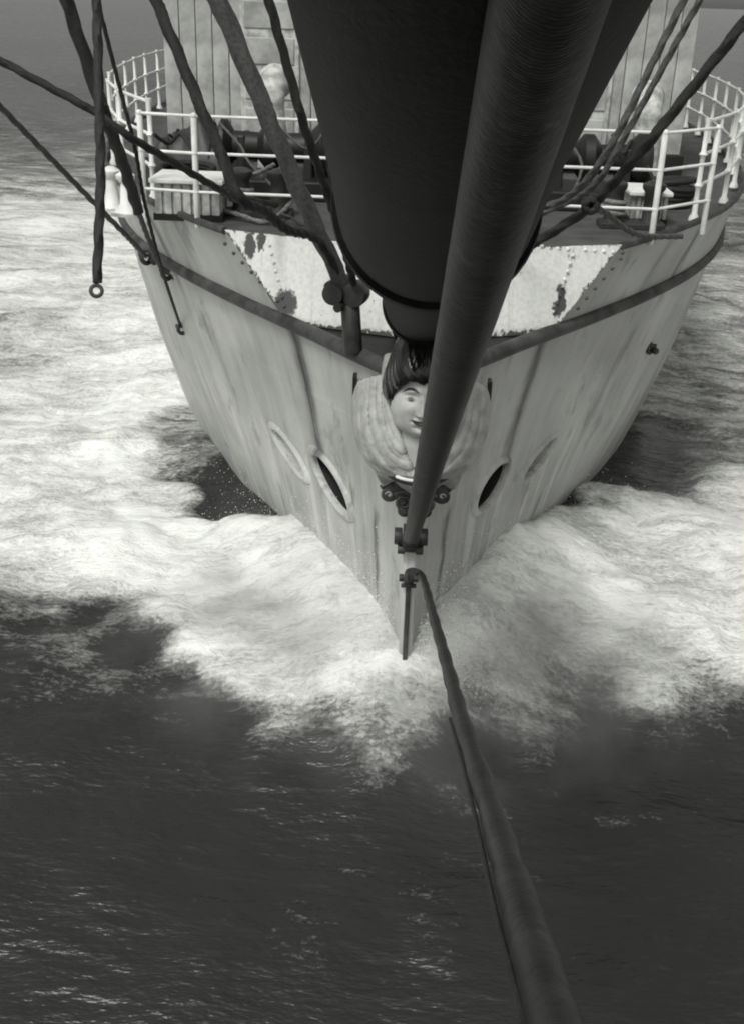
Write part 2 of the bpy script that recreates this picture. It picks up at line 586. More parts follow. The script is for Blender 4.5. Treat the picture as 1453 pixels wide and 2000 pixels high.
FOAM = [(160,560,.8),(230,600,.75),(300,640,.85),(200,680,.7),(280,720,.9),(180,760,.8),(330,800,.9),(260,820,1),(170,850,.9),(375,850,.4),
 (250,900,1),(320,900,.85),(400,905,.35),(170,950,.9),(280,970,1),(370,955,.45),(420,985,.0),(480,1010,-.1),(440,1035,.0),(520,1050,.0),(340,1000,.75),
 (250,1050,1),(170,1100,.9),(350,1080,1.1),(450,1090,1.0),(540,1100,.8),(600,1140,.8),(250,1180,1.1),(400,1180,1.2),(550,1200,1),(170,1200,.75),
 (650,1220,.9),(730,1260,1),(150,1270,.1),(220,1275,.4),(330,1260,1),(300,1330,.05),(430,1330,1),(380,1400,.05),(470,1390,.9),(560,1400,1),
 (640,1360,1),(700,1310,.95),(780,1320,1),(440,1450,0),(560,1470,.5),(650,1450,.9),(720,1430,.85),(700,1500,.5),(600,1530,0),(780,1480,.55),
 (780,1400,.9),(830,1440,.75),(850,1350,.95),(900,1300,.95),(900,1220,1),(1000,1180,1.05),(1100,1150,1.05),(1200,1100,1),(1250,1050,.9),(1200,1250,1.05),
 (1050,1260,1),(960,1330,.95),(1000,1390,.7),(1080,1350,.7),(1150,1330,.85),(1080,1430,.45),(1130,1390,.45),(1230,1350,.9),(1200,1405,.1),(940,1440,.3),
 (900,1510,.0),(1000,1480,0),(1150,1460,0),(1240,1440,0),(950,1115,.3),(1000,1085,.1),(1080,1050,.05),(1100,1110,.7),(1160,1040,.6),(1180,960,.0),
 (1100,1000,-.1),(1220,900,.1),(1260,960,.25),(1250,860,.3),(1290,800,.5),(900,1160,.7),
 (200,1500,0),(500,1600,0),(800,1600,0),(1100,1600,0),(300,1750,0),(700,1750,0),(1000,1800,0),(1300,1700,0),(100,1900,0),(700,1950,0),(1300,1950,0),
 (790,1740,.12),(600,1690,.06),(0,700,.6),(50,900,.8),(0,1100,.8),(60,1250,.35),(0,1300,.1),(0,1500,0),(60,500,.7),(0,300,.45),(100,250,.4),(210,480,.8),
 (1400,1100,.9),(1440,1300,.85),(1400,1450,.05),(1440,1000,.7),(1400,900,.4),(1440,700,.5),(1440,1500,0),(1450,400,.3),(20,100,.15),(1440,150,.15)]

def water_height(X, Y):
    z = np.zeros_like(X)
    r = np.random.default_rng(3)
    for k in range(22):
        lam = 0.9 * 1.26 ** k
        if lam > 30: break
        th = R(100) + r.normal() * 0.55
        kx, ky = 2 * math.pi / lam * math.cos(th), 2 * math.pi / lam * math.sin(th)
        ph = X * kx + Y * ky + r.random() * 6.28 + 1.2 * fbm(X / lam * 0.7, Y / lam * 0.7, 50 + k, 2)
        z += 0.0105 * lam ** 0.8 * np.sin(ph)
    return z

def make_sea():
    xs = axis_lines(-9.0, 9.0, 0.055, 4000)
    ys = axis_lines(1.5, 25.0, 0.055, 6000)
    X, Y = np.meshgrid(xs, ys)
    pts = np.array([[*PZ(a, b, 0.0)[:2], v + (0.6 * v * (1 - v) if 0 < v < 1 else 0)] for a, b, v in FOAM])
    num = np.zeros_like(X)
    den = np.zeros_like(X)
    WX = X + 1.1 * (fbm(X * 0.7, Y * 0.7, 5, 4) - 0.5)
    WY = Y + 1.1 * (fbm(X * 0.7, Y * 0.7, 15, 4) - 0.5)
    for a, b, v in pts:
        d2 = (WX - a) ** 2 + (WY - b) ** 2
        w = 1.0 / (d2 + 0.04) ** 2.2
        num += w * v
        den += w
    foam = num / den
    far = np.clip((np.hypot(X, Y - 12) - 20) / 30, 0, 1)
    foam = foam * (1 - far) + far * 0.18
    # distance out from the hull's waterline
    sg = np.linspace(0, 45, 400)
    bg_ = np.array([half(float(s), 0.3) for s in sg])
    S = np.clip(Y - Y0, 0, 45)
    hb = np.interp(S, sg, bg_)
    ahead = np.clip(Y0 - Y, 0, None)
    dist = np.hypot(np.clip(np.abs(X) - hb, 0, None), ahead)
    z = water_height(X, Y) * (1 - 0.4 * np.exp(-dist / 2))
    damp = np.exp(-np.clip(S - 1.0, 0, None) / 5.0)
    z += 0.50 * np.exp(-(dist / 0.75) ** 2) * damp                       # water piled up against the bow
    fc = np.clip(foam, 0, 1.1)
    lump = fbm(X * 1.3, Y * 1.3, 70, 6, 0.55) - 0.5
    fine = fbm(X * 6, Y * 6, 90, 4, 0.6) - 0.5
    near = 1 - np.clip((np.hypot(X, Y - 10) - 13) / 12, 0, 1)
    z += fc * near * (0.20 + 0.26 * lump + 0.10 * fine)
    z -= 0.12
    inside = (np.abs(X) < hb * 0.75) & (Y > Y0 + 0.5) & (Y < Y0 + 45)
    z[inside] -= 0.6
    ny, nx = X.shape
    verts = np.stack([X, Y, z], -1).reshape(-1, 3).astype(np.float32)
    idx = np.arange(nx * ny).reshape(ny, nx)
    q = np.stack([idx[:-1, :-1], idx[:-1, 1:], idx[1:, 1:], idx[1:, :-1]], -1).reshape(-1, 4)
    me = bpy.data.meshes.new('sea')
    me.vertices.add(len(verts))
    me.vertices.foreach_set('co', verts.ravel())
    me.loops.add(q.size)
    me.loops.foreach_set('vertex_index', q.ravel().astype(np.int32))
    me.polygons.add(len(q))
    me.polygons.foreach_set('loop_start', np.arange(0, q.size, 4, dtype=np.int32))
    me.polygons.foreach_set('use_smooth', np.ones(len(q), dtype=bool))
    me.update(calc_edges=True)
    at = me.attributes.new('foam', 'FLOAT', 'POINT')
    at.data.foreach_set('value', foam.ravel().astype(np.float32))
    me.materials.append(M_WATER)
    o = bpy.data.objects.new('sea', me)
    col.objects.link(o)
    tag(o, 'dark choppy sea with white foam thrown up round the bow', 'water', kind='structure')
    return X, Y, z, foam
SEA = make_sea()

# ------------------------------------------------------------------ the ship
ship = empty('sailing_ship', (0, Y0, 0))
tag(ship, 'pale steel hull of a large sailing ship seen from ahead of its bow', 'ship')

HAWSE = []   # (s, z, side, rs, rz, open)
for (px, py, rs, rz, op) in ((649, 944, 0.30, 0.15, True), (957, 949, 0.23, 0.17, True), (568, 884, 0.27, 0.11, False), (1050, 893, 0.25, 0.11, False)):
    h = hull_hit(px, py)
    HAWSE.append((*h, rs, rz, op))
# the two sides match: take the port and starboard openings at the same station
for i in (0, 2):
    a, b = HAWSE[i], HAWSE[i + 1]
    print('hawse', a[:3], b[:3])

def in_hole(s, z, side, k=1.0):
    for (hs, hz, sd, rs, rz, op) in HAWSE:
        if sd == side:
            ds, dz = hawse_uv(s - hs, z - hz)
            if (ds / (rs * k)) ** 2 + (dz / (rz * k)) ** 2 < 1: return True
    return False

TILT = R(28)         # the openings' long axis runs up and aft
def hawse_uv(ds, dz):
    return ds * math.cos(TILT) + dz * math.sin(TILT), -ds * math.sin(TILT) + dz * math.cos(TILT)

def hull_side(side):
    s_l = list(np.concatenate([np.linspace(0, 0.4, 9)[:-1], np.arange(0.4, 4.5, 0.045), np.arange(4.5, 10, 0.15), np.arange(10, 45.1, 1.0)]))
    z_l = list(np.concatenate([np.linspace(-1.5, 0.0, 6)[:-1], np.arange(0.0, ZM, 0.04), [ZM]]))
    g = Geo()
    vs, fs = [], []
    for z in z_l:
        for s in s_l:
            vs.append(hp(s, z, side))
    n = len(s_l)
    for j in range(len(z_l) - 1):
        for i in range(n - 1):
            if in_hole((s_l[i] + s_l[i + 1]) / 2, (z_l[j] + z_l[j + 1]) / 2, side): continue
            q = (j * n + i, j * n + i + 1, (j + 1) * n + i + 1, (j + 1) * n + i)
            fs.append(q if side > 0 else tuple(reversed(q)))
    g.add(vs, fs)
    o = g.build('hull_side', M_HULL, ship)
    # plating above the moulding
    g = Geo()
    vs, fs = [], []
    zz = np.linspace(ZM, ZT, 12)
    tt = np.concatenate([np.linspace(0, 4, 60), np.linspace(4.2, 43, 60)])
    for z in zz:
        for t in tt:
            vs.append(hp(s_front(z) + t, z, side, 0.0))
    n = len(tt)
    for j in range(len(zz) - 1):
        for i in range(n - 1):
            q = (j * n + i, j * n + i + 1, (j + 1) * n + i + 1, (j + 1) * n + i)
            fs.append(q if side > 0 else tuple(reversed(q)))
    g.add(vs, fs)
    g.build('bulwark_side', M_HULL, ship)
    # moulding
    ss = list(np.concatenate([np.linspace(0.12, 6, 90), np.linspace(6.5, 44, 40)]))
    pts = [hp(s, ZM, side, 0.012) for s in ss]
    g = Geo()
    g.tube(pts, 0.062, 10)
    g.build('rubbing_moulding', M_MOULD, ship)
    # lapped plate edges
    for zs in (2.32, 1.62):
        vs, fs = [], []
        ss2 = np.concatenate([np.linspace(0.15, 6, 110), np.linspace(6.5, 44, 40)])
        for s in ss2:
            vs += [hp(s, zs + 0.05, side, 0.001), hp(s, zs + 0.03, side, 0.003), hp(s, zs, side, 0.004), hp(s, zs - 0.004, side, -0.002)]
        for i in range(len(ss2) - 1):
            if any(in_hole(float(ss2[i]), zs + 0.02, side, 1.45) for _ in (0,)): continue
            for k in range(3):
                a = 4 * i + k
                q = (a, a + 4, a + 5, a + 1)
                fs.append(q)
        Geo().add(vs, fs).build('plate_lap', M_HULL, ship)
    # top rail cap
    pts = [hp(s_front(ZT) + t, ZT, side, 0.0) for t in np.concatenate([np.linspace(0, 6, 60), np.linspace(6.5, 43, 40)])]
    g = Geo()
    g.tube(pts, 0.035, 8)
    g.build('bulwark_cap', M_MOULD, ship)

for sd in (-1, 1):
    hull_side(sd)

# stem bar
g = Geo()
g.box((0, Y0 - 0.03, 0.55), (0.11, 0.16, 3.0))
g.build('stem_bar', M_HULL, ship, bevel=0.03)

# hawse pipes: lip, dark pipe
for (hs, hz, sd, rs, rz, op) in HAWSE:
    lip = []
    N = 40
    pw = 2.6
    for k in range(N):
        a = 2 * math.pi * k / N
        ca, sa = math.cos(a), math.sin(a)
        u, v = rs * 1.08 * ca, rz * 1.12 * sa
        ds = u * math.cos(TILT) - v * math.sin(TILT)
        dz = u * math.sin(TILT) + v * math.cos(TILT)
        lip.append((hs + ds, hz + dz))
    g = Geo()
    rings = [(1.30, -0.012), (1.22, 0.012), (1.12, 0.032), (1.0, 0.034), (0.94, 0.018), (0.92, -0.03)]
    vs, fs = [], []
    for (kk, off) in rings:
        for (a, b) in lip:
            vs.append(hp(hs + (a - hs) * kk, hz + (b - hz) * kk, sd, off))
    for i in range(len(rings) - 1):
        for k in range(N):
            q = (i * N + k, i * N + (k + 1) % N, (i + 1) * N + (k + 1) % N, (i + 1) * N + k)
            fs.append(q)
    g.add(vs, fs)
    rim = g.build('hawse_pipe', M_HULL, ship)
    # inner pipe going aft and inboard
    c = hp(hs, hz, sd)
    inw = (Vector((-sd * 0.9, 0.55, 0.35))).normalized()
    g = Geo()
    vs, fs = [], []
    depths = [0.0, 0.15, 0.5] if op else [0.0, 0.05, 0.09]
    for d in depths:
        for (a, b) in lip:
            p = hp(hs + (a - hs) * 0.95, hz + (b - hz) * 0.95, sd, -0.02)
            vs.append(p + inw * d)
    for i in range(len(depths) - 1):
        for k in range(N):
            fs.append((i * N + k, i * N + (k + 1) % N, (i + 1) * N + (k + 1) % N, (i + 1) * N + k))
    fs.append(tuple(range((len(depths) - 1) * N, len(depths) * N)))
    g.add(vs, fs)
    g.build('pipe_lining', M_BLACK if op else M_HULL, rim)

# transverse white plates over the beakhead, each plate its own part
def plate(xa0, xa1, xb0, xb1, dy, name='apron_plate'):
    """x range at the top (xa) and the bottom (xb)"""
    g = Geo()
    nu, nv = 14, 12
    vs, fs = [], []
    for back in (0, 1):
        for j in range(nv + 1):
            z = ZM - 0.02 + (ZT + 0.01 - ZM + 0.02) * j / nv
            s = 1.42 + (z - ZM) * 0.55
            for i in range(nu + 1):
                t = i / nu
                x = (xb0 + (xb1 - xb0) * t) * (1 - j / nv) + (xa0 + (xa1 - xa0) * t) * j / nv
                vs.append((x, Y0 + s_plate(x, min(max(z, ZM), ZT)) + dy + 0.012 * back, z))
    n1 = (nu + 1) * (nv + 1)
    for j in range(nv):
        for i in range(nu):
            a = j * (nu + 1) + i
            fs.append((a, a + 1, a + nu + 2, a + nu + 1))
            fs.append((n1 + a + nu + 1, n1 + a + nu + 2, n1 + a + 1, n1 + a))
    for i in range(nu):
        for j in (0, nv):
            a = j * (nu + 1) + i
            fs.append((a, n1 + a, n1 + a + 1, a + 1))
    for j in range(nv):
        for i in (0, nu):
            a = j * (nu + 1) + i
            fs.append((a, a + nu + 1, n1 + a + nu + 1, n1 + a))
    g.add(vs, fs)
    return g.build(name, M_WPLATE, ship, smooth=False)

TOPX = half(s_front(ZT), ZT)
BOTX = half(s_front(ZM), ZM)
lt_, lb_ = plate_pt(520, 462).x, plate_pt(560, 612).x
rt_, rb_ = plate_pt(1120, 482).x, plate_pt(1078, 600).x
pl = [plate(-TOPX, lt_ + 0.04, -BOTX, lb_ + 0.04, 0.0), plate(lt_, -0.02, lb_, -0.02, -0.013),
      plate(0.0, rt_, 0.0, rb_, -0.013), plate(rt_ - 0.04, TOPX, rb_ - 0.04, BOTX, 0.0)]

def rivets(parent, pts):
    g = Geo()
    for p in pts:
        g.ball(Vector(p), 0.018, 8, 5, (1, 0.7, 1))
    o = g.build('rivets', M_WPLATE, parent)
    tag(o, kind='stuff')

def lerp_pts(a, b, n, dy):
    out = []
    for i in range(n):
        t = i / (n - 1)
        px, py = a[0] + (b[0] - a[0]) * t, a[1] + (b[1] - a[1]) * t
        q = plate_pt(px, py)
        out.append((q.x, Y0 + s_plate(q.x, min(max(q.z, ZM), ZT)) + dy, q.z))
    return out
rivets(pl[1], lerp_pts((528, 478), (556, 598), 8, -0.016))
rivets(pl[2], lerp_pts((1118, 498), (1080, 608), 8, -0.016) + lerp_pts((1040, 478), (1108, 486), 5, -0.016))
rivets(pl[3], lerp_pts((1142, 488), (1215, 494), 5, -0.003) + lerp_pts((1212, 505), (1128, 602), 6, -0.003))
rivets(pl[0], lerp_pts((440, 476), (560, 606), 8, -0.003))

# beakhead deck, foredeck
def level_deck(name, z, s0, s1, n, mat, inset=0.02, vee=False):
    g = Geo()
    vs, fs = [], []
    for i in range(n + 1):
        s = s0 + (s1 - s0) * i / n
        b = max(half(s, z) - inset, 0.02)
        if vee: b = min(b, max(0.03, TOPX - (s_front(ZT) - s) / VEE)) if s < s_front(ZT) else b
        vs += [(-b, Y0 + s, z), (b, Y0 + s, z)]
    for i in range(n):
        fs.append((2 * i, 2 * i + 1, 2 * i + 3, 2 * i + 2))
    g.add(vs, fs)
    return g.build(name, mat, ship, smooth=False)
level_deck('beakhead_deck', ZM - 0.03, 0.0, 1.75, 20, M_BEAK)
level_deck('foredeck', ZT - 0.06, s_front(ZT) + 0.02 - VEE * TOPX, 44, 160, M_DECK, vee=True)

# lugs on the stem
def lug(z, w, h, name='stem_lug'):
    o = Geo()
    y = Y0 - 0.13
    o.box((0, y, z), (w * 0.5, 0.14, h))
    b = o.build(name, M_DARK, ship, smooth=False, bevel=0.012)
    for sx in (-1, 1):
        g = Geo()
        g.cyl((sx * w * 0.27, y - 0.02, z + 0.02), (sx * w * 0.52, y - 0.02, z + 0.02), h * 0.34, 14)
        g.build('pin_head', M_DARK, b)
        g = Geo()
        g.cyl((sx * w * 0.17, y - 0.04, z - h * 0.42), (sx * w * 0.40, y - 0.04, z - h * 0.42), h * 0.19, 12)
        g.build('bolt', M_DARK, b)
ZL1 = PY(792, 1052, Y0 - 0.15).z
ZL2 = PY(790, 1133, Y0 - 0.15).z
lug(ZL1, 0.25, 0.20)
lug(ZL2, 0.15, 0.09)
g = Geo()
g.box((0, Y0 - 0.13, ZL2 - 0.55), (0.040, 0.05, 1.0))
g.build('stem_chafing_bar', M_DARK, ship, smooth=False, bevel=0.01)

# ------------------------------------------------------------------ bowsprit
BN, BR = P(872, 240, 2.56), P(852, 405, 3.68)   # two points of its axis
BSL = (BR.z - BN.z) / (BR.y - BN.y)
BXS = (BR.x - BN.x) / (BR.y - BN.y)
print('bowsprit', BN, BR, BSL, BXS)
def bow_axis(y):                                # height of the axis over the sea
    return BN.z + (y - BN.y) * BSL
bs = empty('bowsprit', (0.0, 9.3, bow_axis(9.3)))
tag(bs, 'thick dark bowsprit running out overhead from the bow', 'bowsprit')
ys = np.concatenate([np.linspace(12.0, BR.y + 0.13, 30), np.linspace(BR.y + 0.12, BR.y - 0.1, 12), np.linspace(BR.y - 0.15, -5.6, 50)])
def bow_x(y):
    return BN.x + (y - BN.y) * BXS
def bow_r(y):
    return float(np.interp(y, [-5.6, 0, BN.y, BR.y, BR.y + 0.04, BR.y + 0.12, 12], [0.19, 0.23, 0.29, 0.332, 0.332, 0.262, 0.262]))
g = Geo()
g.tube([(bow_x(y), y, bow_axis(y)) for y in ys], [bow_r(y) for y in ys], 48)
g.build('spar', M_SPAR, bs)
ax = Vector((BXS, 1, BSL)).normalized()
for yb, w in ((BR.y - 0.04, 0.05), (7.2, 0.08)):
    c = Vector((bow_x(yb), yb, bow_axis(yb)))
    g = Geo()
    rr = bow_r(yb)
    g.lathe(c, [(rr + 0.001, -w), (rr + 0.016, -w + 0.008), (rr + 0.022, 0), (rr + 0.016, w - 0.008), (rr + 0.001, w)], 48, ax)
    g.build('iron_band', M_SPAR, bs)

# ------------------------------------------------------------------ stays and ropes
def rope(name, pts, rad, mat, label, cat='rope', group=None, lay=0.15, step=None, seg=14, ext=0.0, jit=0.0):
    pts = [Vector(p) for p in pts]
    if ext:                                     # carried on past the frame towards its upper end
        d = (pts[0] - pts[1]).normalized()
        pts = [pts[0] + d * ext] + pts
    sp = spline(pts, step or max(0.02, rad * 0.9))
    root = empty(name, sp[-1])
    tag(root, label, cat, group)
    g = Geo()
    g.tube(sp, rad, seg, lay, 3, 7.0, jit=jit)
    g.build('line', mat, root)
    return root

# inner bobstay: stem lug to the underside of the bowsprit
a = Vector((0, Y0 - 0.20, ZL1 + 0.02))
b = P(928, 560, 1.92)
d = (b - a).normalized()
root = empty('bobstay', a)
tag(root, 'thick dark bobstay bar crossing in front of the figurehead', 'stay')
L = (b - a).length
while L < 9:                                    # carried up until it meets the bowsprit's underside
    L += 0.02
    t_ = a + d * L
    if math.hypot(t_.x - bow_x(t_.y), t_.z - bow_axis(t_.y)) < bow_r(t_.y) * 0.25: break
top = a + d * L
g = Geo()
g.tube(spline([a, top], 0.06), 0.056, 28, jit=0.006)
g.build('bar', M_STAY, root)
g = Geo()
g.ball(a, 0.078, 18, 12, (1, 1, 1))
g.build('end_eye', M_STAY, root)
g = Geo()
g.ring(a + d * 0.28, d, 0.058, 0.010)
g.build('collar', M_DARK, root)
print('bobstay top', top, 'bowsprit axis', bow_axis(top.y), 'r', bow_r(top.y))

# outer stay: from the lower lug past the camera to the bowsprit's end
pts = [Vector((0.0, Y0 - 0.20, ZL2 + 0.03)), P(797, 1117, 8.25), P(812, 1117, 8.1), P(826, 1131, 7.9), P(845, 1200, 6.0), P(873, 1300, 4.45), P(899, 1400, 3.3), P(963, 1600, 2.12), P(1017, 1780, 1.5)]
e = (pts[-1] - pts[-2]).normalized()
tip = Vector((bow_x(-4.8), -4.8, bow_axis(-4.8) - bow_r(-4.8) * 0.7))
pts.append(pts[-1] + e * 1.2)
pts.append(tip)
root = empty('martingale_stay', pts[0])
tag(root, 'slack served stay rising from the lower stem lug to the bottom right', 'stay')
g = Geo()
sp = spline(pts, 0.03)
rad = [0.026 + 0.002 * math.sin(i * 0.35) for i in range(len(sp))]
g.tube(sp, rad, 18, 0.02, 2, 5, jit=0.02)
g.build('line', M_STAY, root)
g = Geo()
k0 = min(range(len(sp)), key=lambda i: (sp[i] - P(1010, 1755, 1.56)).length)
g.tube(sp[k0 - 4:k0 + 30], 0.0285, 18, 0.03, 1, 0.5)
g.build('seizing', M_STAY, root)
# thin line seized alongside it
off = CROT @ Vector((-0.036, -0.012, 0))
kk = [i for i in range(len(sp)) if 0.3 < (sp[i] - CAM).length < 3.4 and sp[i].y > 0.5]
g = Geo()
g.tube([sp[i] + off * (0.86 + 0.07 * math.sin(i * 0.09)) for i in kk], 0.005, 8)
g.build('seized_cord', M_ROPE, root)

# lines on the photograph's left
DB = 8.4
r = rope('forestay', [P(452, 60, 7.2), P(528, 240, 7.5), P(600, 408, 7.9), P(672, 560, DB)], 0.062, M_ROPEM, 'thick worm-served stay shackled beside the bowsprit, left of it', 'stay', lay=0.12, ext=3, jit=0.06)
sh = empty('stay_shackle', P(675, 572, DB))
tag(sh, 'dark bolted shackle holding the thick stay against the white plate', 'shackle')
for (px, py, rr, nm) in ((655, 572, 0.085, 'cheek'), (695, 574, 0.095, 'cheek'), (647, 556, 0.035, 'bolt_head'), (665, 598, 0.035, 'bolt_head'), (672, 552, 0.05, 'thimble')):
    g = Geo()
    c = P(px, py, DB)
    g.cyl(c - Vector((0.02, 0.07, 0)), c + Vector((0.02, 0.09, 0)), rr, 18)
    g.build(nm, M_DARK, sh)
g = Geo()
g.cyl(P(684, 595, DB + 0.05), P(690, 690, DB + 0.15), 0.075, 18)
g.build('socket', M_DARK, sh)

rope('jib_stay', [P(545, 70, 6.0), P(592, 238, 6.3), P(640, 380, 6.8), P(668, 470, 7.6), P(690, 552, 8.3)], 0.026, M_ROPE, 'thin dark stay close along the left flank of the bowsprit', 'stay', ext=3)
rope('bowsprit_guy', [P(612, 110, 6.5), P(640, 300, 6.9), P(662, 430, 7.5), P(694, 556, 8.35)], 0.018, M_ROPE, 'thinnest dark line squeezed between the bowsprit and the stay beside it', 'rope', ext=3)
rope('hanging_rope', [P(330, 60, 5.6), P(398, 222, 5.7), P(430, 292, 5.75), P(452, 355, 5.8), P(478, 396, 5.9), P(515, 412, 6.4), P(560, 448, 7.1), P(620, 470, 7.9), P(668, 545, 8.35)], 0.030, M_ROPE, 'dark rope that kinks below the rails and runs to the stay shackle', 'rope', ext=3, jit=0.05)
r = rope('bowsprit_shroud', [P(150, 60, 7.2), P(204, 222, 7.5), P(240, 318, 8.2), P(270, 412, 9.0)], [0.043][0], M_ROPE, 'thickest dark shroud at the top left, ending in a tackle', 'shroud', ext=4)
# its lanyard and chain down to the moulding
e1 = hull_hit(330, 536)
rope('shroud_lanyard', [P(268, 405, 9.0), P(288, 460, 9.6), P(311, 516, 10.3), P(328, 534, 10.7)], 0.022, M_ROPEM, 'short grey lanyard between the thick left shroud and the moulding', 'lanyard', lay=0.12)
def shackle(px, py, dep, size, label):
    c = P(px, py, dep)
    s = empty('shackle', c)
    tag(s, label, 'shackle')
    g = Geo()
    g.ring(c, (0.7, -0.6, 0.2), size * 0.6, size * 0.26, 20, 8)
    g.build('bow', M_DARK, s)
    g = Geo()
    g.cyl(c + Vector((-size * 0.8, 0, size * 0.35)), c + Vector((size * 0.8, 0.0, size * 0.35)), size * 0.26, 12)
    g.build('pin', M_DARK, s)
    g = Geo()
    g.ball(c + Vector((size * 0.8, 0, -size * 0.35)), size * 0.45, 12, 8)
    g.build('lug', M_DARK, s)
    return s
def on_hull(px, py):
    h = hull_hit(px, py)
    return (CROT.transposed() @ (hp(*h) - CAM)).z * -1
d1 = on_hull(330, 538)
d2 = on_hull(356, 644)
d3 = on_hull(1268, 680)
shackle(327, 533, d1 - 0.12, 0.10, 'dark shackle on the moulding below the left lanyard')
shackle(286, 503, d1 + 0.1, 0.10, 'dark shackle at the end of the slanting line, left edge of the bow')
shackle(356, 642, d2 - 0.06, 0.085, 'dark eye on the pale plating, low on the left side')
shackle(1268, 680, d3 - 0.06, 0.085, 'dark eye on the plating at the right side of the bow')
rope('guy_wire', [P(206, 60, 7.8), P(262, 280, 8.3), P(284, 400, 9.0), P(318, 530, 9.9), P(352, 634, d2 - 0.1)], 0.015, M_ROPE, 'thin dark wire leading down to the low left eye', 'wire', ext=4)
rope('slanting_line', [P(120, 330, 9.4), P(196, 408, 10.0), P(245, 458, 10.5), P(284, 500, d1 + 0.05)], 0.024, M_ROPEM, 'short slanting grey line at the left edge of the bow', 'rope', ext=3)
# hanging pendant with a ring
root = rope('rope_pendant', [P(192, 100, 6.0), P(197, 330, 6.0), P(194, 450, 6.0), P(190, 552, 6.0)], 0.026, M_ROPE, 'dark pendant hanging at the far left with a ring at its end', 'rope', ext=4)
g = Geo()
g.ring(P(189, 568, 6.0), CROT @ Vector((0.2, 0, 1)), 0.030, 0.011, 24, 10)
g.build('ring', M_DARK, root)
rope('footrope', [P(60, 150, 7.0), P(180, 215, 7.1), P(255, 268, 7.2), P(330, 312, 7.6), P(420, 365, 8.2), P(456, 384, 8.6), P(540, 400, 9.2)], 0.026, M_ROPE, 'dark rope slanting across the rails from the top left', 'rope', ext=3)

# lines on the photograph's right
rope('jib_sheet', [P(1290, 90, 7.0), P(1205, 262, 7.3), P(1150, 345, 7.6), P(1100, 390, 8.0), P(1042, 410, 8.3), P(990, 440, 8.6)], 0.024, M_ROPEM, 'inner of the two grey ropes curving in behind the bowsprit at right', 'rope', ext=3)
rope('staysail_sheet', [P(1300, 120, 7.3), P(1222, 262, 7.6), P(1170, 350, 7.9), P(1122, 388, 8.3), P(1050, 420, 8.6), P(985, 450, 8.9)], 0.022, M_ROPEM, 'outer of the two grey ropes curving in behind the bowsprit at right', 'rope', ext=3)
rope('right_guy', [P(1400, 110, 6.8), P(1276, 266, 7.2), P(1215, 338, 7.6), P(1158, 398, 8.0), P(1100, 440, 8.2), P(1022, 488, 8.5), P(985, 520, 8.6)], 0.034, M_ROPE, 'thick dark rope slanting from the top right behind the bowsprit', 'rope', ext=3, jit=0.04)
rope('fall_rope', [P(1152, 400, 8.05), P(1185, 418, 8.4), P(1222, 448, 8.8), P(1260, 461, 9.2), P(1330, 462, 9.8)], 0.023, M_ROPEM, 'grey rope drooping right from the knot below the rail', 'rope')
g = Geo()
root = empty('rope_knot', P(1152, 400, 8.0))
tag(root, 'dark lump of knotted rope on the thick right guy', 'knot')
c = P(1152, 400, 7.98)
for i in range(5):
    aa = i * 1.3
    g = Geo()
    g.ring(c + Vector((0.02 * math.cos(aa), 0, 0.02 * math.sin(aa))), (math.cos(aa), 0.5, math.sin(aa)), 0.045, 0.024, 18, 8)
    g.build('turn', M_ROPE, root)

# ------------------------------------------------------------------ guard rails
rails = empty('guard_rail', (0, Y0 + 2.25, ZT))
tag(rails, 'white tubular guard rail across the front of the foredeck', 'railing')
YR = Y0 + 2.2
zb = ZT - 0.06
xl, xr = PY(385, 400, YR).x, PY(1280, 400, YR).x
xl2 = PY(272, 300, YR).x
zr = [PY(640, 385, YR).z, PY(640, 309, YR).z, PY(640, 236, YR).z]
print('rail heights', zr, xl, xr, xl2)
for z in zr:
    g = Geo()
    pts = [(xl2 - 0.02, YR + 0.10, z), (xl, YR, z), (xr, YR, z), (xr + 0.6, YR + 0.6, z)]
    g.tube(pts, 0.014, 10)
    g.build('rail_bar', M_WHITE, rails)
for x, y in ((xl, YR), (xr, YR), (0.0, YR), (xl2, YR + 0.10), (xr + 0.6, YR + 0.6)):
    g = Geo()
    g.cyl((x, y, zb), (x, y, zr[-1] + 0.01), 0.027, 12)
    p = g.build('post', M_WHITE, rails)
    for z in zr:
        g = Geo()
        g.ball((x, y, z), 0.030, 12, 8)
        g.build('ball_joint', M_WHITE, p)
# side rails running aft
for side, lab in ((-1, 'white side railing running aft along the left of the deck'), (1, 'white side railing running aft along the right of the deck')):
    sr = empty('side_railing', (side * 3.2, Y0 + 3.2, ZT))
    tag(sr, lab, 'railing')
    ss = [3.3 + 1.15 * i for i in range(12)]
    base = [hp(s, ZT, side) - Vector((side * 0.10, 0, 0.02)) for s in ss]
    for z in (0.33, 0.62, 0.92):
        g = Geo()
        g.tube([b + Vector((0, 0, z)) for b in base], 0.017, 8)
        g.build('rail_bar', M_WHITE, sr)
    for b in base:
        g = Geo()
        g.lathe(b, [(0.055, 0), (0.05, 0.03), (0.028, 0.07), (0.024, 0.30), (0.042, 0.33), (0.024, 0.36), (0.024, 0.60), (0.042, 0.62), (0.024, 0.65), (0.024, 0.9), (0.035, 0.95)], 12)
        g.build('post', M_WHITE, sr)

# ------------------------------------------------------------------ things on the foredeck
def deck_y(px, py, z=ZT - 0.06):
    return PZ(px, py, z)

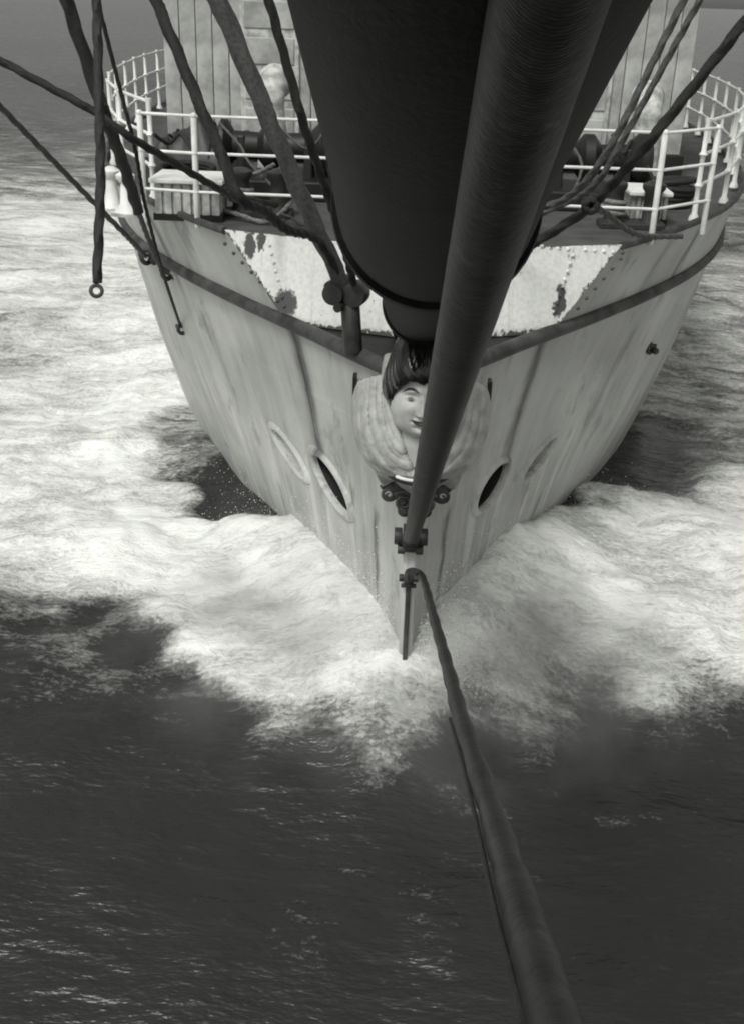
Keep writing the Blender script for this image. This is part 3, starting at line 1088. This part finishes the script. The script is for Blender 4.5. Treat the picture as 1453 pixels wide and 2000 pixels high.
def deck_box(px, py, w, d, h, label):
    c = deck_y(px, py)
    r = empty('deck_locker', c)
    tag(r, label, 'locker', 'slatted lockers on the foredeck')
    z0 = c.z
    g = Geo(); g.box((c.x, c.y + d / 2, z0 + h / 2 + 0.03), (w - 0.04, d - 0.04, h - 0.06)); g.build('body', M_DULLW, r, False)
    n = 7
    for i in range(n):
        g = Geo(); g.box((c.x - w / 2 + (i + 0.5) * w / n, c.y + 0.008, z0 + h / 2 + 0.02), (w / n * 0.72, 0.03, h - 0.08)); g.build('slat', M_DULLW, r, False, 0.004)
    g = Geo(); g.box((c.x, c.y + d / 2 - 0.01, z0 + h), (w + 0.06, d + 0.08, 0.045)); g.build('lid', M_WHITE, r, False, 0.012)
    g = Geo(); g.box((c.x, c.y + d / 2, z0 + 0.03), (w + 0.02, d + 0.02, 0.06)); g.build('plinth', M_BLACK, r, False)
deck_box(368, 432, 0.62, 0.5, 0.36, 'weathered slatted locker at the left end of the foredeck')
deck_box(1262, 440, 0.36, 0.5, 0.30, 'weathered slatted locker at the right end of the foredeck')

# windlass: dark mass behind the rail
def windlass(x, y, label):
    w = empty('anchor_windlass', (x, y, zb))
    tag(w, label, 'windlass', 'dark windlass ends behind the rail')
    g = Geo(); g.box((x, y, zb + 0.10), (1.3, 0.9, 0.20)); g.build('bed', M_BLACK, w, False, 0.02)
    g = Geo(); g.lathe((x - 0.6, y, zb + 0.48), [(0.20, 0), (0.28, 0.04), (0.28, 0.08), (0.15, 0.16), (0.14, 0.42), (0.24, 0.5), (0.24, 0.6), (0.14, 0.68), (0.15, 0.95), (0.28, 1.08), (0.28, 1.14), (0.2, 1.2)], 24, (1, 0, 0)); g.build('drum', M_BLACK, w)
    for sx in (-0.35, 0.35):
        g = Geo(); g.box((x + sx, y + 0.1, zb + 0.35), (0.10, 0.6, 0.5), taper=0.8); g.build('cheek', M_BLACK, w, False, 0.02)
windlass(-1.55, Y0 + 4.2, 'dark windlass end behind the rail, left of the bowsprit')
windlass(1.75, Y0 + 4.2, 'dark windlass end behind the rail, right of the bowsprit')

def cowl(x, y, h, label):
    v = empty('ventilator', (x, y, zb))
    tag(v, label, 'ventilator', 'white ventilators on the foredeck')
    g = Geo(); g.lathe((x, y, zb), [(0.26, 0), (0.26, 0.04), (0.19, 0.08), (0.16, h * 0.6), (0.13, h)], 20); g.build('trunk', M_DULLW, v)
    pts = [Vector((x, y, zb + h - 0.02)), Vector((x, y, zb + h + 0.12)), Vector((x, y + 0.10, zb + h + 0.24)), Vector((x, y + 0.26, zb + h + 0.27))]
    g = Geo(); g.tube(spline(pts, 0.04), [0.13 + 0.10 * (i / 12) ** 2 for i in range(len(spline(pts, 0.04)))], 20, cap=False); g.build('cowl', M_DULLW, v)
    g = Geo(); g.lathe((x, y + 0.20, zb + h + 0.265), [(0.15, 0), (0.12, 0.02)], 20, (0, 1, 0)); g.build('throat', M_BLACK, v)
c = deck_y(535, 345)
cowl(c.x, c.y, 0.75, 'white ventilator behind the rail, left of the bowsprit')
cowl(2.55, Y0 + 5.5, 0.7, 'white ventilator behind the rail at the right')

def coil(x, y, r0, label, mat):
    root = empty('rope_coil', (x, y, zb))
    tag(root, label, 'rope coil')
    for k in range(5):
        g = Geo(); g.ring((x + random.uniform(-.02, .02), y + random.uniform(-.02, .02), zb + 0.035 + 0.055 * k), (random.uniform(-.1, .1), random.uniform(-.1, .1), 1), r0 + random.uniform(-.02, .02), 0.033, 28, 8); g.build('turn', mat, root)
coil(-2.45, Y0 + 4.0, 0.28, 'dark coil of rope on deck behind the left locker', M_ROPE)
coil(-2.9, Y0 + 5.3, 0.30, 'pale coil of rope further aft on the left', M_ROPEL)
coil(2.6, Y0 + 4.4, 0.28, 'dark coil of rope on deck at the right', M_ROPE)

def mushroom(px, py, label):
    c = deck_y(px, py)
    b = empty('bollard', c)
    tag(b, label, 'bollard', 'white bollards at the left deck edge')
    g = Geo(); g.lathe(c, [(0.13, 0), (0.12, 0.03), (0.065, 0.09), (0.05, 0.28), (0.09, 0.33), (0.09, 0.36), (0.03, 0.40)], 18); g.build('post', M_WHITE, b)
    g = Geo(); g.lathe(c, [(0.16, -0.005), (0.16, 0.02), (0.13, 0.022)], 18); g.build('base', M_DULLW, b)
mushroom(222, 408, 'white bollard at the left deck edge, nearer the frame edge')
mushroom(250, 418, 'white bollard at the left deck edge, beside the shroud')

def bitts(x, y, label):
    b = empty('mooring_bitts', (x, y, zb))
    tag(b, label, 'bitts', 'dark mooring bitts on the foredeck')
    g = Geo(); g.box((x, y, zb + 0.03), (0.62, 0.26, 0.06)); g.build('base', M_DARK, b, False, 0.01)
    for sx in (-0.18, 0.18):
        g = Geo(); g.lathe((x + sx, y, zb + 0.05), [(0.10, 0), (0.085, 0.04), (0.08, 0.28), (0.11, 0.32), (0.11, 0.36), (0.05, 0.39)], 18); g.build('post', M_DARK, b)
    for k in range(3):
        g = Geo(); g.ring((x - 0.18, y, zb + 0.14 + 0.05 * k), (0.1, 0.05, 1), 0.105, 0.024, 22, 8); g.build('turn', M_ROPEL, b)
bitts(-1.55, Y0 + 2.9, 'dark mooring bitts on deck behind the left rail')
bitts(2.0, Y0 + 3.0, 'dark mooring bitts on deck behind the right rail')
def tarp(x, y, w, d_, h, label, mat):
    r_ = empty('covered_gear', (x, y, zb))
    tag(r_, label, 'tarpaulin')
    n = 26
    vs, fs = [], []
    for j in range(n + 1):
        for i in range(n + 1):
            u, v = 2 * i / n - 1, 2 * j / n - 1
            e = max(0, 1 - abs(u) ** 5) * max(0, 1 - abs(v) ** 5)
            z_ = h * e ** 0.5 * (0.8 + 0.25 * math.sin(3 * u + 1) * math.cos(2.6 * v)) + 0.03 * math.sin(13 * u + 4 * v) * e
            vs.append((x + u * w / 2 * (1.1 - 0.1 * e), y + v * d_ / 2 * (1.1 - 0.1 * e), zb + 0.005 + max(0, z_)))
    for j in range(n):
        for i in range(n):
            a_ = j * (n + 1) + i
            fs.append((a_, a_ + 1, a_ + n + 2, a_ + n + 1))
    Geo().add(vs, fs).build('cover', mat, r_)
    for k in (-0.25, 0.25):
        g = Geo()
        g.tube([(x + w * k, y + d_ / 2 * q, zb + 0.02 + h * 1.03 * max(0, 1 - abs(q) ** 5) ** 0.5 * (0.8 + 0.25 * math.sin(6 * k + 1) * math.cos(2.6 * q))) for q in np.linspace(-1, 1, 24)], 0.014, 8)
        g.build('lashing', M_ROPE, r_)
tarp(-2.55, Y0 + 4.9, 0.9, 0.8, 0.62, 'heap of gear under a dark cover at the left of the foredeck', M_DARK)
tarp(-0.75, Y0 + 5.3, 0.9, 0.8, 0.75, 'heap of gear under a grey cover beside the left windlass', M_MOULD)
tarp(1.0, Y0 + 5.2, 1.0, 0.8, 0.7, 'heap of gear under a dark cover right of the bowsprit', M_DARK)
# ropes lying over the deck edge
rope('deck_hawser', [P(425, 408, 10.4), P(470, 420, 10.2), P(515, 434, 10.1), P(545, 420, 10.2), P(572, 392, 10.6)], 0.02, M_ROPEL, 'pale rope lying along the deck edge left of the stay', 'rope')
rope('deck_lashing', [P(548, 418, 10.15), P(570, 425, 10.1), P(585, 438, 10.0), P(606, 440, 9.9)], 0.013, M_DARK, 'short dark lashing on the deck edge beside the thick stay', 'rope')
rope('loose_line', [P(430, 372, 10.2), P(470, 350, 10.4), P(510, 335, 10.6), P(535, 322, 10.9)], 0.02, M_ROPEL, 'pale rope looping behind the kinked dark rope', 'rope')

rope('rail_lashing', [P(300, 262, 10.6), P(330, 280, 10.8), P(352, 262, 11.0), P(372, 285, 10.7), P(384, 300, 10.5)], 0.018, M_ROPE, 'dark loop of rope hanging behind the left corner of the rail', 'rope')
rope('brace_line', [P(430, 240, 11.2), P(470, 285, 11.0), P(488, 318, 10.8), P(540, 372, 10.6)], 0.013, M_ROPEM, 'thin grey line crossing behind the rail left of the thick stay', 'rope')
rope('stopper_line', [P(548, 250, 11.0), P(600, 290, 11.0), P(640, 250, 11.3)], 0.012, M_ROPEM, 'thin grey line slung between the two left stays behind the rail', 'rope')
rope('tack_line', [P(1110, 275, 11.2), P(1135, 320, 11.0), P(1120, 372, 10.8), P(1090, 400, 10.6)], 0.015, M_ROPEM, 'thin grey line behind the rail close to the right of the bowsprit', 'rope')
rope('deck_fall', [P(1195, 262, 11.2), P(1215, 300, 11.2), P(1235, 275, 11.3), P(1262, 320, 11.2), P(1290, 385, 10.9)], 0.017, M_ROPE, 'dark loop of rope hanging behind the right part of the rail', 'rope')
# deckhouse
YH = Y0 + 6.6
dh = empty('deckhouse', (0, YH, zb))
tag(dh, 'white deckhouse with dark doorways at the aft end of the foredeck', 'deckhouse')
g = Geo(); g.box((0, YH + 2.5, zb + 1.35), (6.4, 5.0, 2.2)); g.build('wall', M_HOUSE, dh, False, 0.02)
g = Geo(); g.box((0, YH + 2.5, zb + 2.50), (6.8, 5.4, 0.10)); g.build('roof', M_HOUSE, dh, False, 0.02)
g = Geo(); g.box((0, YH + 2.5, zb + 0.13), (6.5, 5.1, 0.26)); g.build('coaming', M_BLACK, dh, False, 0.01)
pm = Geo().box((0, 0, 0), (0.19, 0.03, 2.17)).build('plank', M_HOUSE, dh, False, 0.008)
for k in range(32):
    if k == 0: o_ = pm
    else:
        o_ = pm.copy(); col.objects.link(o_)
    o_.location = (-3.1 + 0.2 * k, YH - 0.015 + random.uniform(-0.004, 0.004), zb + 1.35)
for x in (-1.9, 1.9):
    g = Geo(); g.box((x, YH - 0.05, zb + 1.12), (0.72, 0.05, 1.6)); d = g.build('door', M_DULLW, dh, False, 0.01)
    for k in range(4):
        g = Geo(); g.box((x, YH - 0.08, zb + 0.5 + k * 0.4), (0.6, 0.02, 0.30)); g.build('panel', M_HOUSE, d, False, 0.01)

# ------------------------------------------------------------------ figurehead
def paint_mat():
    m = Mat('carved_painted_wood', 0.45, 0.4)
    at = m.n('ShaderNodeAttribute', attribute_name='paint')
    base = m.mix(m.ramp(m.noise(9, 5, 0.6), 0.3, 0.7), 0.42, 0.50)
    crk = m.ramp(m.noise(22, 6, 0.7, (1, 1, 0.5)), 0.63, 0.68)
    base = m.mix(m.math('MULTIPLY', crk, 0.35), base, 0.16)
    c = m.mix(at.outputs['Fac'], base, 0.015)
    m.color(c)
    m.bump(m.noise(60, 4, 0.6), 0.10, 0.004)
    return m.m
M_FLESH = paint_mat()
M_DRESS = simple('painted_drapery', 0.36, 0.5, 0.22, 11, 0.3, 30)
M_HAIR = simple('black_gloss_hair', 0.006, 0.20, 0.2, 6, 0.05, 30, spec=0.5)
M_SCROLL = simple('carved_dark_scroll', 0.07, 0.45, 0.6, 9, 0.3, 30)
M_LEAF = simple('carved_pale_cloth', 0.32, 0.5, 0.3, 9, 0.2, 30)

FC = PY(821, 800, 7.02)                        # middle of the face
fh = empty('figurehead', (0.0, Y0, 1.85))
tag(fh, 'carved figurehead of a black-haired woman in pale draped cloth', 'figurehead')
HX = FC.x + 0.012

def g2(x, z, cx, cz, wx, wz):
    return math.exp(-((x - cx) / wx) ** 2 - ((z - cz) / wz) ** 2)

def sm(e0, e1, x):
    t = min(1.0, max(0.0, (x - e0) / (e1 - e0)))
    return t * t * (3 - 2 * t)

def head():
    nu, nv = 260, 200
    c = Vector((HX, 7.22, FC.z + 0.015))
    tilt = Matrix.Rotation(R(-9), 3, 'X')      # lifts the face towards the sky
    vs, paint = [], []
    rx, ry, rz = 0.205, 0.225, 0.290
    for j in range(nv + 1):
        t = math.pi * j / nv
        for i in range(nu):
            a = 2 * math.pi * i / nu
            dx, dy, dz = math.sin(t) * math.sin(a), -math.sin(t) * math.cos(a), math.cos(t)
            x, y, z = rx * dx, ry * dy, rz * dz
            x *= 1.0 + 0.10 * g2(z, 0, -0.10, 0, 0.08, 1) + 0.16 * g2(z, 0, -0.20, 0, 0.05, 1)   # round cheeks, soft jaw
            p = 0.0
            if dy < 0.05:
                ax_ = abs(x)
                f = 0.0
                f -= 0.034 * g2(ax_, z, 0.080, 0.030, 0.048, 0.030)             # eye sockets
                f += 0.024 * g2(ax_, z, 0.082, 0.022, 0.034, 0.017)             # lids over the eyeballs
                f -= 0.006 * g2(ax_, z, 0.082, 0.008, 0.034, 0.005)
                f += 0.016 * g2(ax_, z, 0.078, 0.074, 0.066, 0.018)             # brow ridge
                prof = sm(0.070, -0.085, z) if z > -0.085 else sm(-0.105, -0.085, z)
                f += 0.068 * prof ** 1.2 * math.exp(-(x / (0.017 + 0.016 * prof)) ** 2)   # nose
                f += 0.022 * g2(ax_, z, 0.027, -0.080, 0.013, 0.014)            # nostril wings
                f -= 0.010 * g2(ax_, z, 0.050, -0.085, 0.014, 0.030)
                f += 0.018 * g2(ax_, z, 0.105, -0.045, 0.055, 0.045)            # cheeks
                f -= 0.006 * g2(x, z, 0, -0.108, 0.010, 0.012)
                f += 0.018 * g2(x, z, 0, -0.124, 0.050, 0.013)                  # upper lip
                f += 0.026 * g2(x, z, 0, -0.152, 0.036, 0.012)                  # lower lip
                f -= 0.012 * g2(ax_, z, 0.066, -0.132, 0.012, 0.014)
                f -= 0.016 * g2(x, z, 0, -0.178, 0.046, 0.012)
                f += 0.034 * g2(x, z, 0, -0.222, 0.055, 0.030)                  # chin
                y -= f
                # painted brows, eyes and lips
                u = (ax_ - 0.084) / 0.060
                zb_ = 0.092 - 0.030 * u * u - 0.004 * u
                wdt = 0.0085 * max(0.0, 1 - abs(u) ** 4) * (1.15 - 0.35 * u)
                p = max(p, sm(wdt + 0.002, wdt - 0.002, abs(z - zb_)) if abs(u) < 1 else 0)
                e = ((ax_ - 0.080) / 0.022) ** 2 + ((z - 0.019) / 0.015) ** 2
                p = max(p, 0.8 * sm(1.5, 0.6, e))
                p = max(p, 0.55 * sm(0.0045, 0.0015, abs(z - 0.034 + 0.014 * ((ax_ - 0.082) / 0.036) ** 2)) * sm(0.042, 0.034, abs(ax_ - 0.082)))
                v = x / 0.074
                if abs(v) < 1:
                    zl = -0.142 + 0.017 * v * v
                    up = 0.018 * (1 - v * v) ** 0.7 * (1 - 0.35 * math.exp(-(v / 0.16) ** 2))
                    lo = 0.023 * (1 - v * v) ** 0.8
                    d = z - zl
                    w = up if d > 0 else lo
                    p = max(p, 0.93 * sm(w + 0.002, w - 0.002, abs(d)))
            vs.append(c + tilt @ Vector((x, y, z)))
            paint.append(p)
    fs = []
    for j in range(nv):
        for i in range(nu):
            fs.append((j * nu + i, (j + 1) * nu + i, (j + 1) * nu + (i + 1) % nu, j * nu + (i + 1) % nu))
    o = mesh_obj('face', vs, fs, M_FLESH, fh)
    at = o.data.attributes.new('paint', 'FLOAT', 'POINT')
    at.data.foreach_set('value', paint)
    return c, tilt
hc, htilt = head()

# neck and bosom, one smooth form under the cloth
g = Geo()
sp = spline([hc + Vector((0, 0.08, -0.10)), hc + Vector((0, 0.05, -0.26)), hc + Vector((0, 0.08, -0.45))], 0.03)
g.tube(sp, [0.150 + 0.03 * sm(0.2, 1.0, i / len(sp)) for i in range(len(sp))], 32)
g.build('neck', M_FLESH, fh)

# hair: a swept-up mass with shallow combed waves, the hairline in two arcs
def hair():
    nu, nv = 220, 140
    vs, fs = [], []
    c = hc + Vector((0, 0.09, 0.10))
    for j in range(nv + 1):
        t = math.pi * j / nv
        for i in range(nu):
            a = 2 * math.pi * i / nu
            d = Vector((math.sin(t) * math.sin(a), -math.sin(t) * math.cos(a), math.cos(t)))
            comb = 0.006 * math.sin(23 * a + 11 * math.sin(2.6 * t)) * math.sin(t) + 0.003 * math.sin(61 * a + 15 * t) * math.sin(t)
            big = 0.05 * math.sin(3 * a + 2.5 * t + 0.6) * math.sin(t) ** 2 + 0.04 * math.cos(5 * a - 3 * t)* math.sin(t) ** 2
            wav = 1 + comb + big
            top = 1 + 0.60 * max(0, d.z) ** 1.3
            q = Vector((0.270 * d.x * wav, 0.290 * d.y * wav, 0.285 * d.z * wav * top))
            if d.y < 0 and d.z > 0.05: q.y -= 0.055 * g2(d.z, 0, 0.45, 0, 0.3, 1) * max(0, -d.y)   # roll over the brow
            vs.append(c + q)
    for j in range(nv):
        for i in range(nu):
            fs.append((j * nu + i, (j + 1) * nu + i, (j + 1) * nu + (i + 1) % nu, j * nu + (i + 1) % nu))
    out = []
    for f in fs:
        q = sum((Vector(vs[k]) for k in f), Vector()) / 4 - hc
        ax_ = abs(q.x)
        lim = 0.158 + 0.030 * math.sin(math.pi * min(1, ax_ / 0.15)) - 2.6 * max(0, ax_ - 0.125) ** 1.25
        if q.y < 0.0 and q.z < lim and ax_ < 0.205: continue
        if q.z < -0.02 + 0.3 * max(0, -q.y): continue
        out.append(f)
    o = mesh_obj('hair', vs, out, M_HAIR, fh)
    m = o.modifiers.new('thick', 'SOLIDIFY')
    m.thickness = 0.09
    m.offset = -1
hair()

# draped bust
def bust():
    nu, nv = 260, 170
    ztop, zbot = hc.z + 0.10, hc.z - 0.64
    vs, fs, flesh = [], [], []
    for j in range(nv + 1):
        v = j / nv
        for i in range(nu + 1):
            a = math.pi * (i / nu) * 1.16 - 0.08 * math.pi
            w = float(np.interp(v, [0, 0.05, 0.14, 0.35, 0.55, 0.75, 0.88, 0.96, 1.0], [0.44, 0.462, 0.475, 0.475, 0.462, 0.425, 0.375, 0.32, 0.27]))
            dpt = float(np.interp(v, [0, 0.08, 0.2, 0.4, 0.6, 0.78, 0.9, 1.0], [0.12, 0.18, 0.24, 0.33, 0.41, 0.43, 0.39, 0.28]))
            x = w * math.copysign(abs(math.cos(a)) ** 0.86, -math.cos(a))
            zt_ = ztop - 0.13 * (abs(x) / 0.46) ** 3
            z = zt_ + (zbot - zt_) * v
            yf = dpt * math.copysign(abs(math.sin(a)) ** 0.9, math.sin(a))
            # cloth gathered at the shoulders, falling in arcs round the neck
            xa = abs(x)
            gx, gz = xa - 0.23, z - (hc.z + 0.12)
            rr = math.hypot(x / 0.46, (z - (hc.z + 0.05)) / 0.62)
            ang = math.atan2(-gz, 0.30 - xa + 1e-6)
            ph = 21 * rr + 2.4 * ang + 1.3 * math.sin(5 * xa + 4 * z) + (0.7 if x > 0 else 0)
            fr = (ph / math.pi + 0.25 * math.sin(9 * xa + 3 * z)) % 1.0
            rid = 0.35 * math.sin(math.pi * fr) ** 2 + 0.65 * math.exp(-((fr - 0.42) / (0.10 if fr < 0.42 else 0.26)) ** 2)
            ph2 = 27 * rr - 3.0 * ang + 2 * math.sin(7 * z)
            env = sm(0.25, 0.5, rr) * max(0, math.sin(a)) ** 0.5
            fold = (0.015 + 0.007 * math.sin(2.1 * ph)) * rid + 0.006 * abs(math.sin(1.9 * ph + 1.0)) + 0.004 * math.sin(ph2) + 0.002 * math.sin(55 * xa + 31 * z)
            # V-shaped opening at the neck
            vw = 0.215 * max(0.0, (z - (hc.z - 0.56)) / 0.50) ** 0.65
            sink = 0.055 * sm(vw + 0.008, vw - 0.020, xa) if yf > 0 else 0.0
            flesh.append(xa < vw - 0.004 and yf > 0)
            if xa < vw: env *= 0.0
            y = Y0 - 0.24 - yf + sink - fold * env
            vs.append((HX + x, y, z - 0.02 * sm(0.9, 1.0, v) * math.sin(18 * x)))
    for j in range(nv):
        for i in range(nu):
            a = j * (nu + 1) + i
            fs.append((a, a + 1, a + nu + 2, a + nu + 1))
    o = mesh_obj('draped_bust', vs, fs, M_DRESS, fh)
    o.data.materials.append(M_FLESH)
    o.data.polygons.foreach_set('material_index', [1 if all(flesh[k] for k in f) else 0 for f in fs])
    m = o.modifiers.new('thick', 'SOLIDIFY')
    m.thickness = 0.03
bust()
g = Geo()
g.box((HX, Y0 + 0.02, hc.z - 0.25), (0.60, 0.64, 0.60))
g.build('backing_block', M_DRESS, fh, False, 0.05)
for sx in (-1, 1):                              # iron straps tying the bust to the bow
    g = Geo()
    g.box((HX + sx * 0.485, Y0 - 0.24, hc.z - 0.07), (0.03, 0.10, 0.22))
    g.build('strap', M_BLACK, fh, False, 0.008)
zbelt = hc.z - 0.60
g = Geo()
g.tube([(HX + 0.27 * math.sin(t), Y0 - 0.30 - 0.40 * math.cos(t), zbelt) for t in np.linspace(-1.0, 1.0, 30)], 0.018, 8)
g.build('belt', M_BLACK, fh)
g = Geo()
g.tube([(HX - 0.01 + 0.28 * math.sin(t), Y0 - 0.30 - 0.42 * math.cos(t), zbelt + 0.032) for t in np.linspace(-0.55, 0.35, 30)], 0.012, 8)
g.build('belt_edge', M_WHITE, fh)
# tapering carved base with leaves and volutes
n = 40
prof = [(0.31, 0.36, 0.02), (0.32, 0.38, -0.06), (0.31, 0.38, -0.15), (0.275, 0.35, -0.25), (0.21, 0.30, -0.34), (0.13, 0.23, -0.42), (0.06, 0.17, -0.49), (0.035, 0.14, -0.55)]
vs, fs = [], []
for (w, dp, dz) in prof:
    for i in range(n + 1):
        a = math.pi * i / n
        vs.append((HX * (1 + dz) - w * math.cos(a), Y0 + 0.02 - dp * math.sin(a) * (1 + 0.06 * math.sin(11 * a + 14 * dz)), zbelt + dz))
for j in range(len(prof) - 1):
    for i in range(n):
        a = j * (n + 1) + i
        fs.append((a, a + 1, a + n + 2, a + n + 1))
g = Geo()
g.add(vs, fs)
g.build('scroll_base', M_SCROLL, fh)
for sx in (-1, 1):
    # a loose flap of cloth under the belt, its lower edge in deep scallops
    vs, fs = [], []
    nu, nv = 60, 16
    for j in range(nv + 1):
        v = j / nv
        for i in range(nu + 1):
            t0 = sx * (0.03 + 1.12 * i / nu)
            sc_ = 0.5 + 0.5 * math.cos(7.5 * abs(t0) - 0.6)
            ln = 0.10 + 0.08 * sc_
            rr = 0.335 + 0.035 * math.sin(math.pi * min(1, v * 1.1)) + 0.016 * math.sin(15 * abs(t0) + 2 * v) * v
            vs.append((HX + rr * math.sin(t0), Y0 - 0.02 - (rr + 0.07) * math.cos(t0), zbelt - 0.035 - ln * v))
    for j in range(nv):
        for i in range(nu):
            a = j * (nu + 1) + i
            fs.append((a, a + 1, a + nu + 2, a + nu + 1))
    o_ = mesh_obj('cloth_flap', vs, fs, M_LEAF, fh)
    md = o_.modifiers.new('thick', 'SOLIDIFY'); md.thickness = 0.02
    for (cx_, cz_, R0, dy_) in ((0.20, -0.27, 0.060, 0.27), (0.08, -0.30, 0.075, 0.35), (0.08, -0.42, 0.045, 0.23)):
        pts = []
        for i in range(60):
            t = i / 59
            rr = R0 * (1 - t) + 0.010
            aa = 0.6 + t * 4.4 * math.pi
            pts.append(Vector((HX * 0.7 + sx * (cx_ + rr * math.cos(aa)), Y0 - dy_ - 0.05 * t, zbelt + cz_ + rr * math.sin(aa))))
        g = Geo()
        g.tube(pts, [0.020 * (1 - 0.6 * i / 59) for i in range(60)], 10)
        g.build('volute', M_SCROLL, fh)

# ------------------------------------------------------------------ spray thrown up at the bow
def spray():
    X, Y, Z, FO = SEA
    pts, rad = [], []
    near = (np.abs(X) < 7.5) & (Y > 4.0) & (Y < 17)
    w = np.where(near, np.where(FO > 0.5, np.exp(-((FO - 0.75) / 0.2) ** 2), 0), 0).ravel()
    w /= w.sum()
    idx = rng.choice(w.size, 26000, p=w)
    x, y, z = X.ravel()[idx], Y.ravel()[idx], Z.ravel()[idx]
    h = rng.exponential(0.04, len(idx))
    pts.append(np.stack([x + rng.normal(0, .03, len(idx)), y + rng.normal(0, .03, len(idx)), z + h], 1))
    rad.append(0.0015 + rng.exponential(0.0014, len(idx)))
    N = 46000                                   # close along the bow
    s = rng.exponential(0.7, N)
    side = rng.choice([-1, 1], N)
    out = np.minimum(rng.exponential(0.22, N), rng.uniform(0.3, 0.9, N))
    hh = rng.exponential(0.16, N) * np.exp(-out * 0.7)
    zz = 0.15 + 0.40 * np.exp(-s / 3.5) * np.exp(-(out / 0.6) ** 2) + hh
    sg = np.linspace(0, 12, 200)
    hb = np.array([half(float(q), 0.5) for q in sg])
    hx = np.interp(np.clip(s, 0, 12), sg, hb)
    pts.append(np.stack([side * (hx + out * 0.9 + 0.16 * hh), Y0 + s - out * 0.55 - 0.05, zz], 1))
    rad.append(0.0015 + rng.exponential(0.0016, N))
    P_, r_ = np.concatenate(pts), np.clip(np.concatenate(rad), 0, 0.007)
    n = len(P_)
    o8 = np.array([[1, 0, 0], [-1, 0, 0], [0, 1, 0], [0, -1, 0], [0, 0, 1], [0, 0, -1]], float)
    V = (P_[:, None, :] + o8[None] * r_[:, None, None]).reshape(-1, 3)
    tri = np.array([[0, 2, 4], [2, 1, 4], [1, 3, 4], [3, 0, 4], [2, 0, 5], [1, 2, 5], [3, 1, 5], [0, 3, 5]])
    T = (tri[None] + 6 * np.arange(n)[:, None, None]).reshape(-1, 3)
    me = bpy.data.meshes.new('bow_spray')
    me.vertices.add(len(V))
    me.vertices.foreach_set('co', V.astype(np.float32).ravel())
    me.loops.add(T.size)
    me.loops.foreach_set('vertex_index', T.ravel().astype(np.int32))
    me.polygons.add(len(T))
    me.polygons.foreach_set('loop_start', np.arange(0, T.size, 3, dtype=np.int32))
    me.polygons.foreach_set('use_smooth', np.ones(len(T), dtype=bool))
    me.update(calc_edges=True)
    m = Mat('spray_droplets', 0.7, 0.2)
    m.color(0.85)
    me.materials.append(m.m)
    o = bpy.data.objects.new('bow_spray', me)
    col.objects.link(o)
    tag(o, 'white drops of spray thrown up around the stem', 'spray', kind='stuff')
spray()

def mist():
    m = bpy.data.materials.new('spray_mist')
    m.use_nodes = True
    t = m.node_tree
    t.nodes.clear()
    out = t.nodes.new('ShaderNodeOutputMaterial')
    vol = t.nodes.new('ShaderNodeVolumePrincipled')
    vol.inputs['Color'].default_value = (0.97, 0.97, 0.96, 1)
    vol.inputs['Anisotropy'].default_value = 0.2
    tc = t.nodes.new('ShaderNodeTexCoord')
    mp = t.nodes.new('ShaderNodeMapping')
    mp.inputs['Scale'].default_value = (1.5, 2.2, 1.6)
    nz = t.nodes.new('ShaderNodeTexNoise')
    nz.inputs['Scale'].default_value = 1.0
    nz.inputs['Detail'].default_value = 3.0
    t.links.new(tc.outputs['Object'], mp.inputs[0])
    t.links.new(mp.outputs[0], nz.inputs['Vector'])
    at = t.nodes.new('ShaderNodeVectorMath')
    at.operation = 'DIVIDE'
    at.inputs[1].default_value = MR
    t.links.new(tc.outputs['Object'], at.inputs[0])
    ln = t.nodes.new('ShaderNodeVectorMath')
    ln.operation = 'LENGTH'
    t.links.new(at.outputs[0], ln.inputs[0])
    a = t.nodes.new('ShaderNodeMapRange')
    a.interpolation_type = 'SMOOTHSTEP'
    for k, v in (('From Min', 0.2), ('From Max', 1.0), ('To Min', 1.0), ('To Max', 0.0)): a.inputs[k].default_value = v
    t.links.new(ln.outputs['Value'], a.inputs['Value'])
    b = t.nodes.new('ShaderNodeMapRange')
    b.interpolation_type = 'SMOOTHSTEP'
    for k, v in (('From Min', 0.36), ('From Max', 0.66), ('To Min', 0.0), ('To Max', 1.9)): b.inputs[k].default_value = v
    t.links.new(nz.outputs['Fac'], b.inputs['Value'])
    mu = t.nodes.new('ShaderNodeMath')
    mu.operation = 'MULTIPLY'
    t.links.new(a.outputs[0], mu.inputs[0])
    t.links.new(b.outputs[0], mu.inputs[1])
    t.links.new(mu.outputs[0], vol.inputs['Density'])
    t.links.new(vol.outputs[0], out.inputs['Volume'])
    g = Geo()
    g.ball((0, 0, 0), 1.0, 32, 20, MR)
    o = g.build('bow_mist', m)
    o.location = MC
    tag(o, 'pale haze of fine spray hanging round the stem at the waterline', 'spray', kind='stuff')
MC, MR = (0.0, Y0 + 0.7, 0.15), (3.2, 2.4, 1.10)
mist()
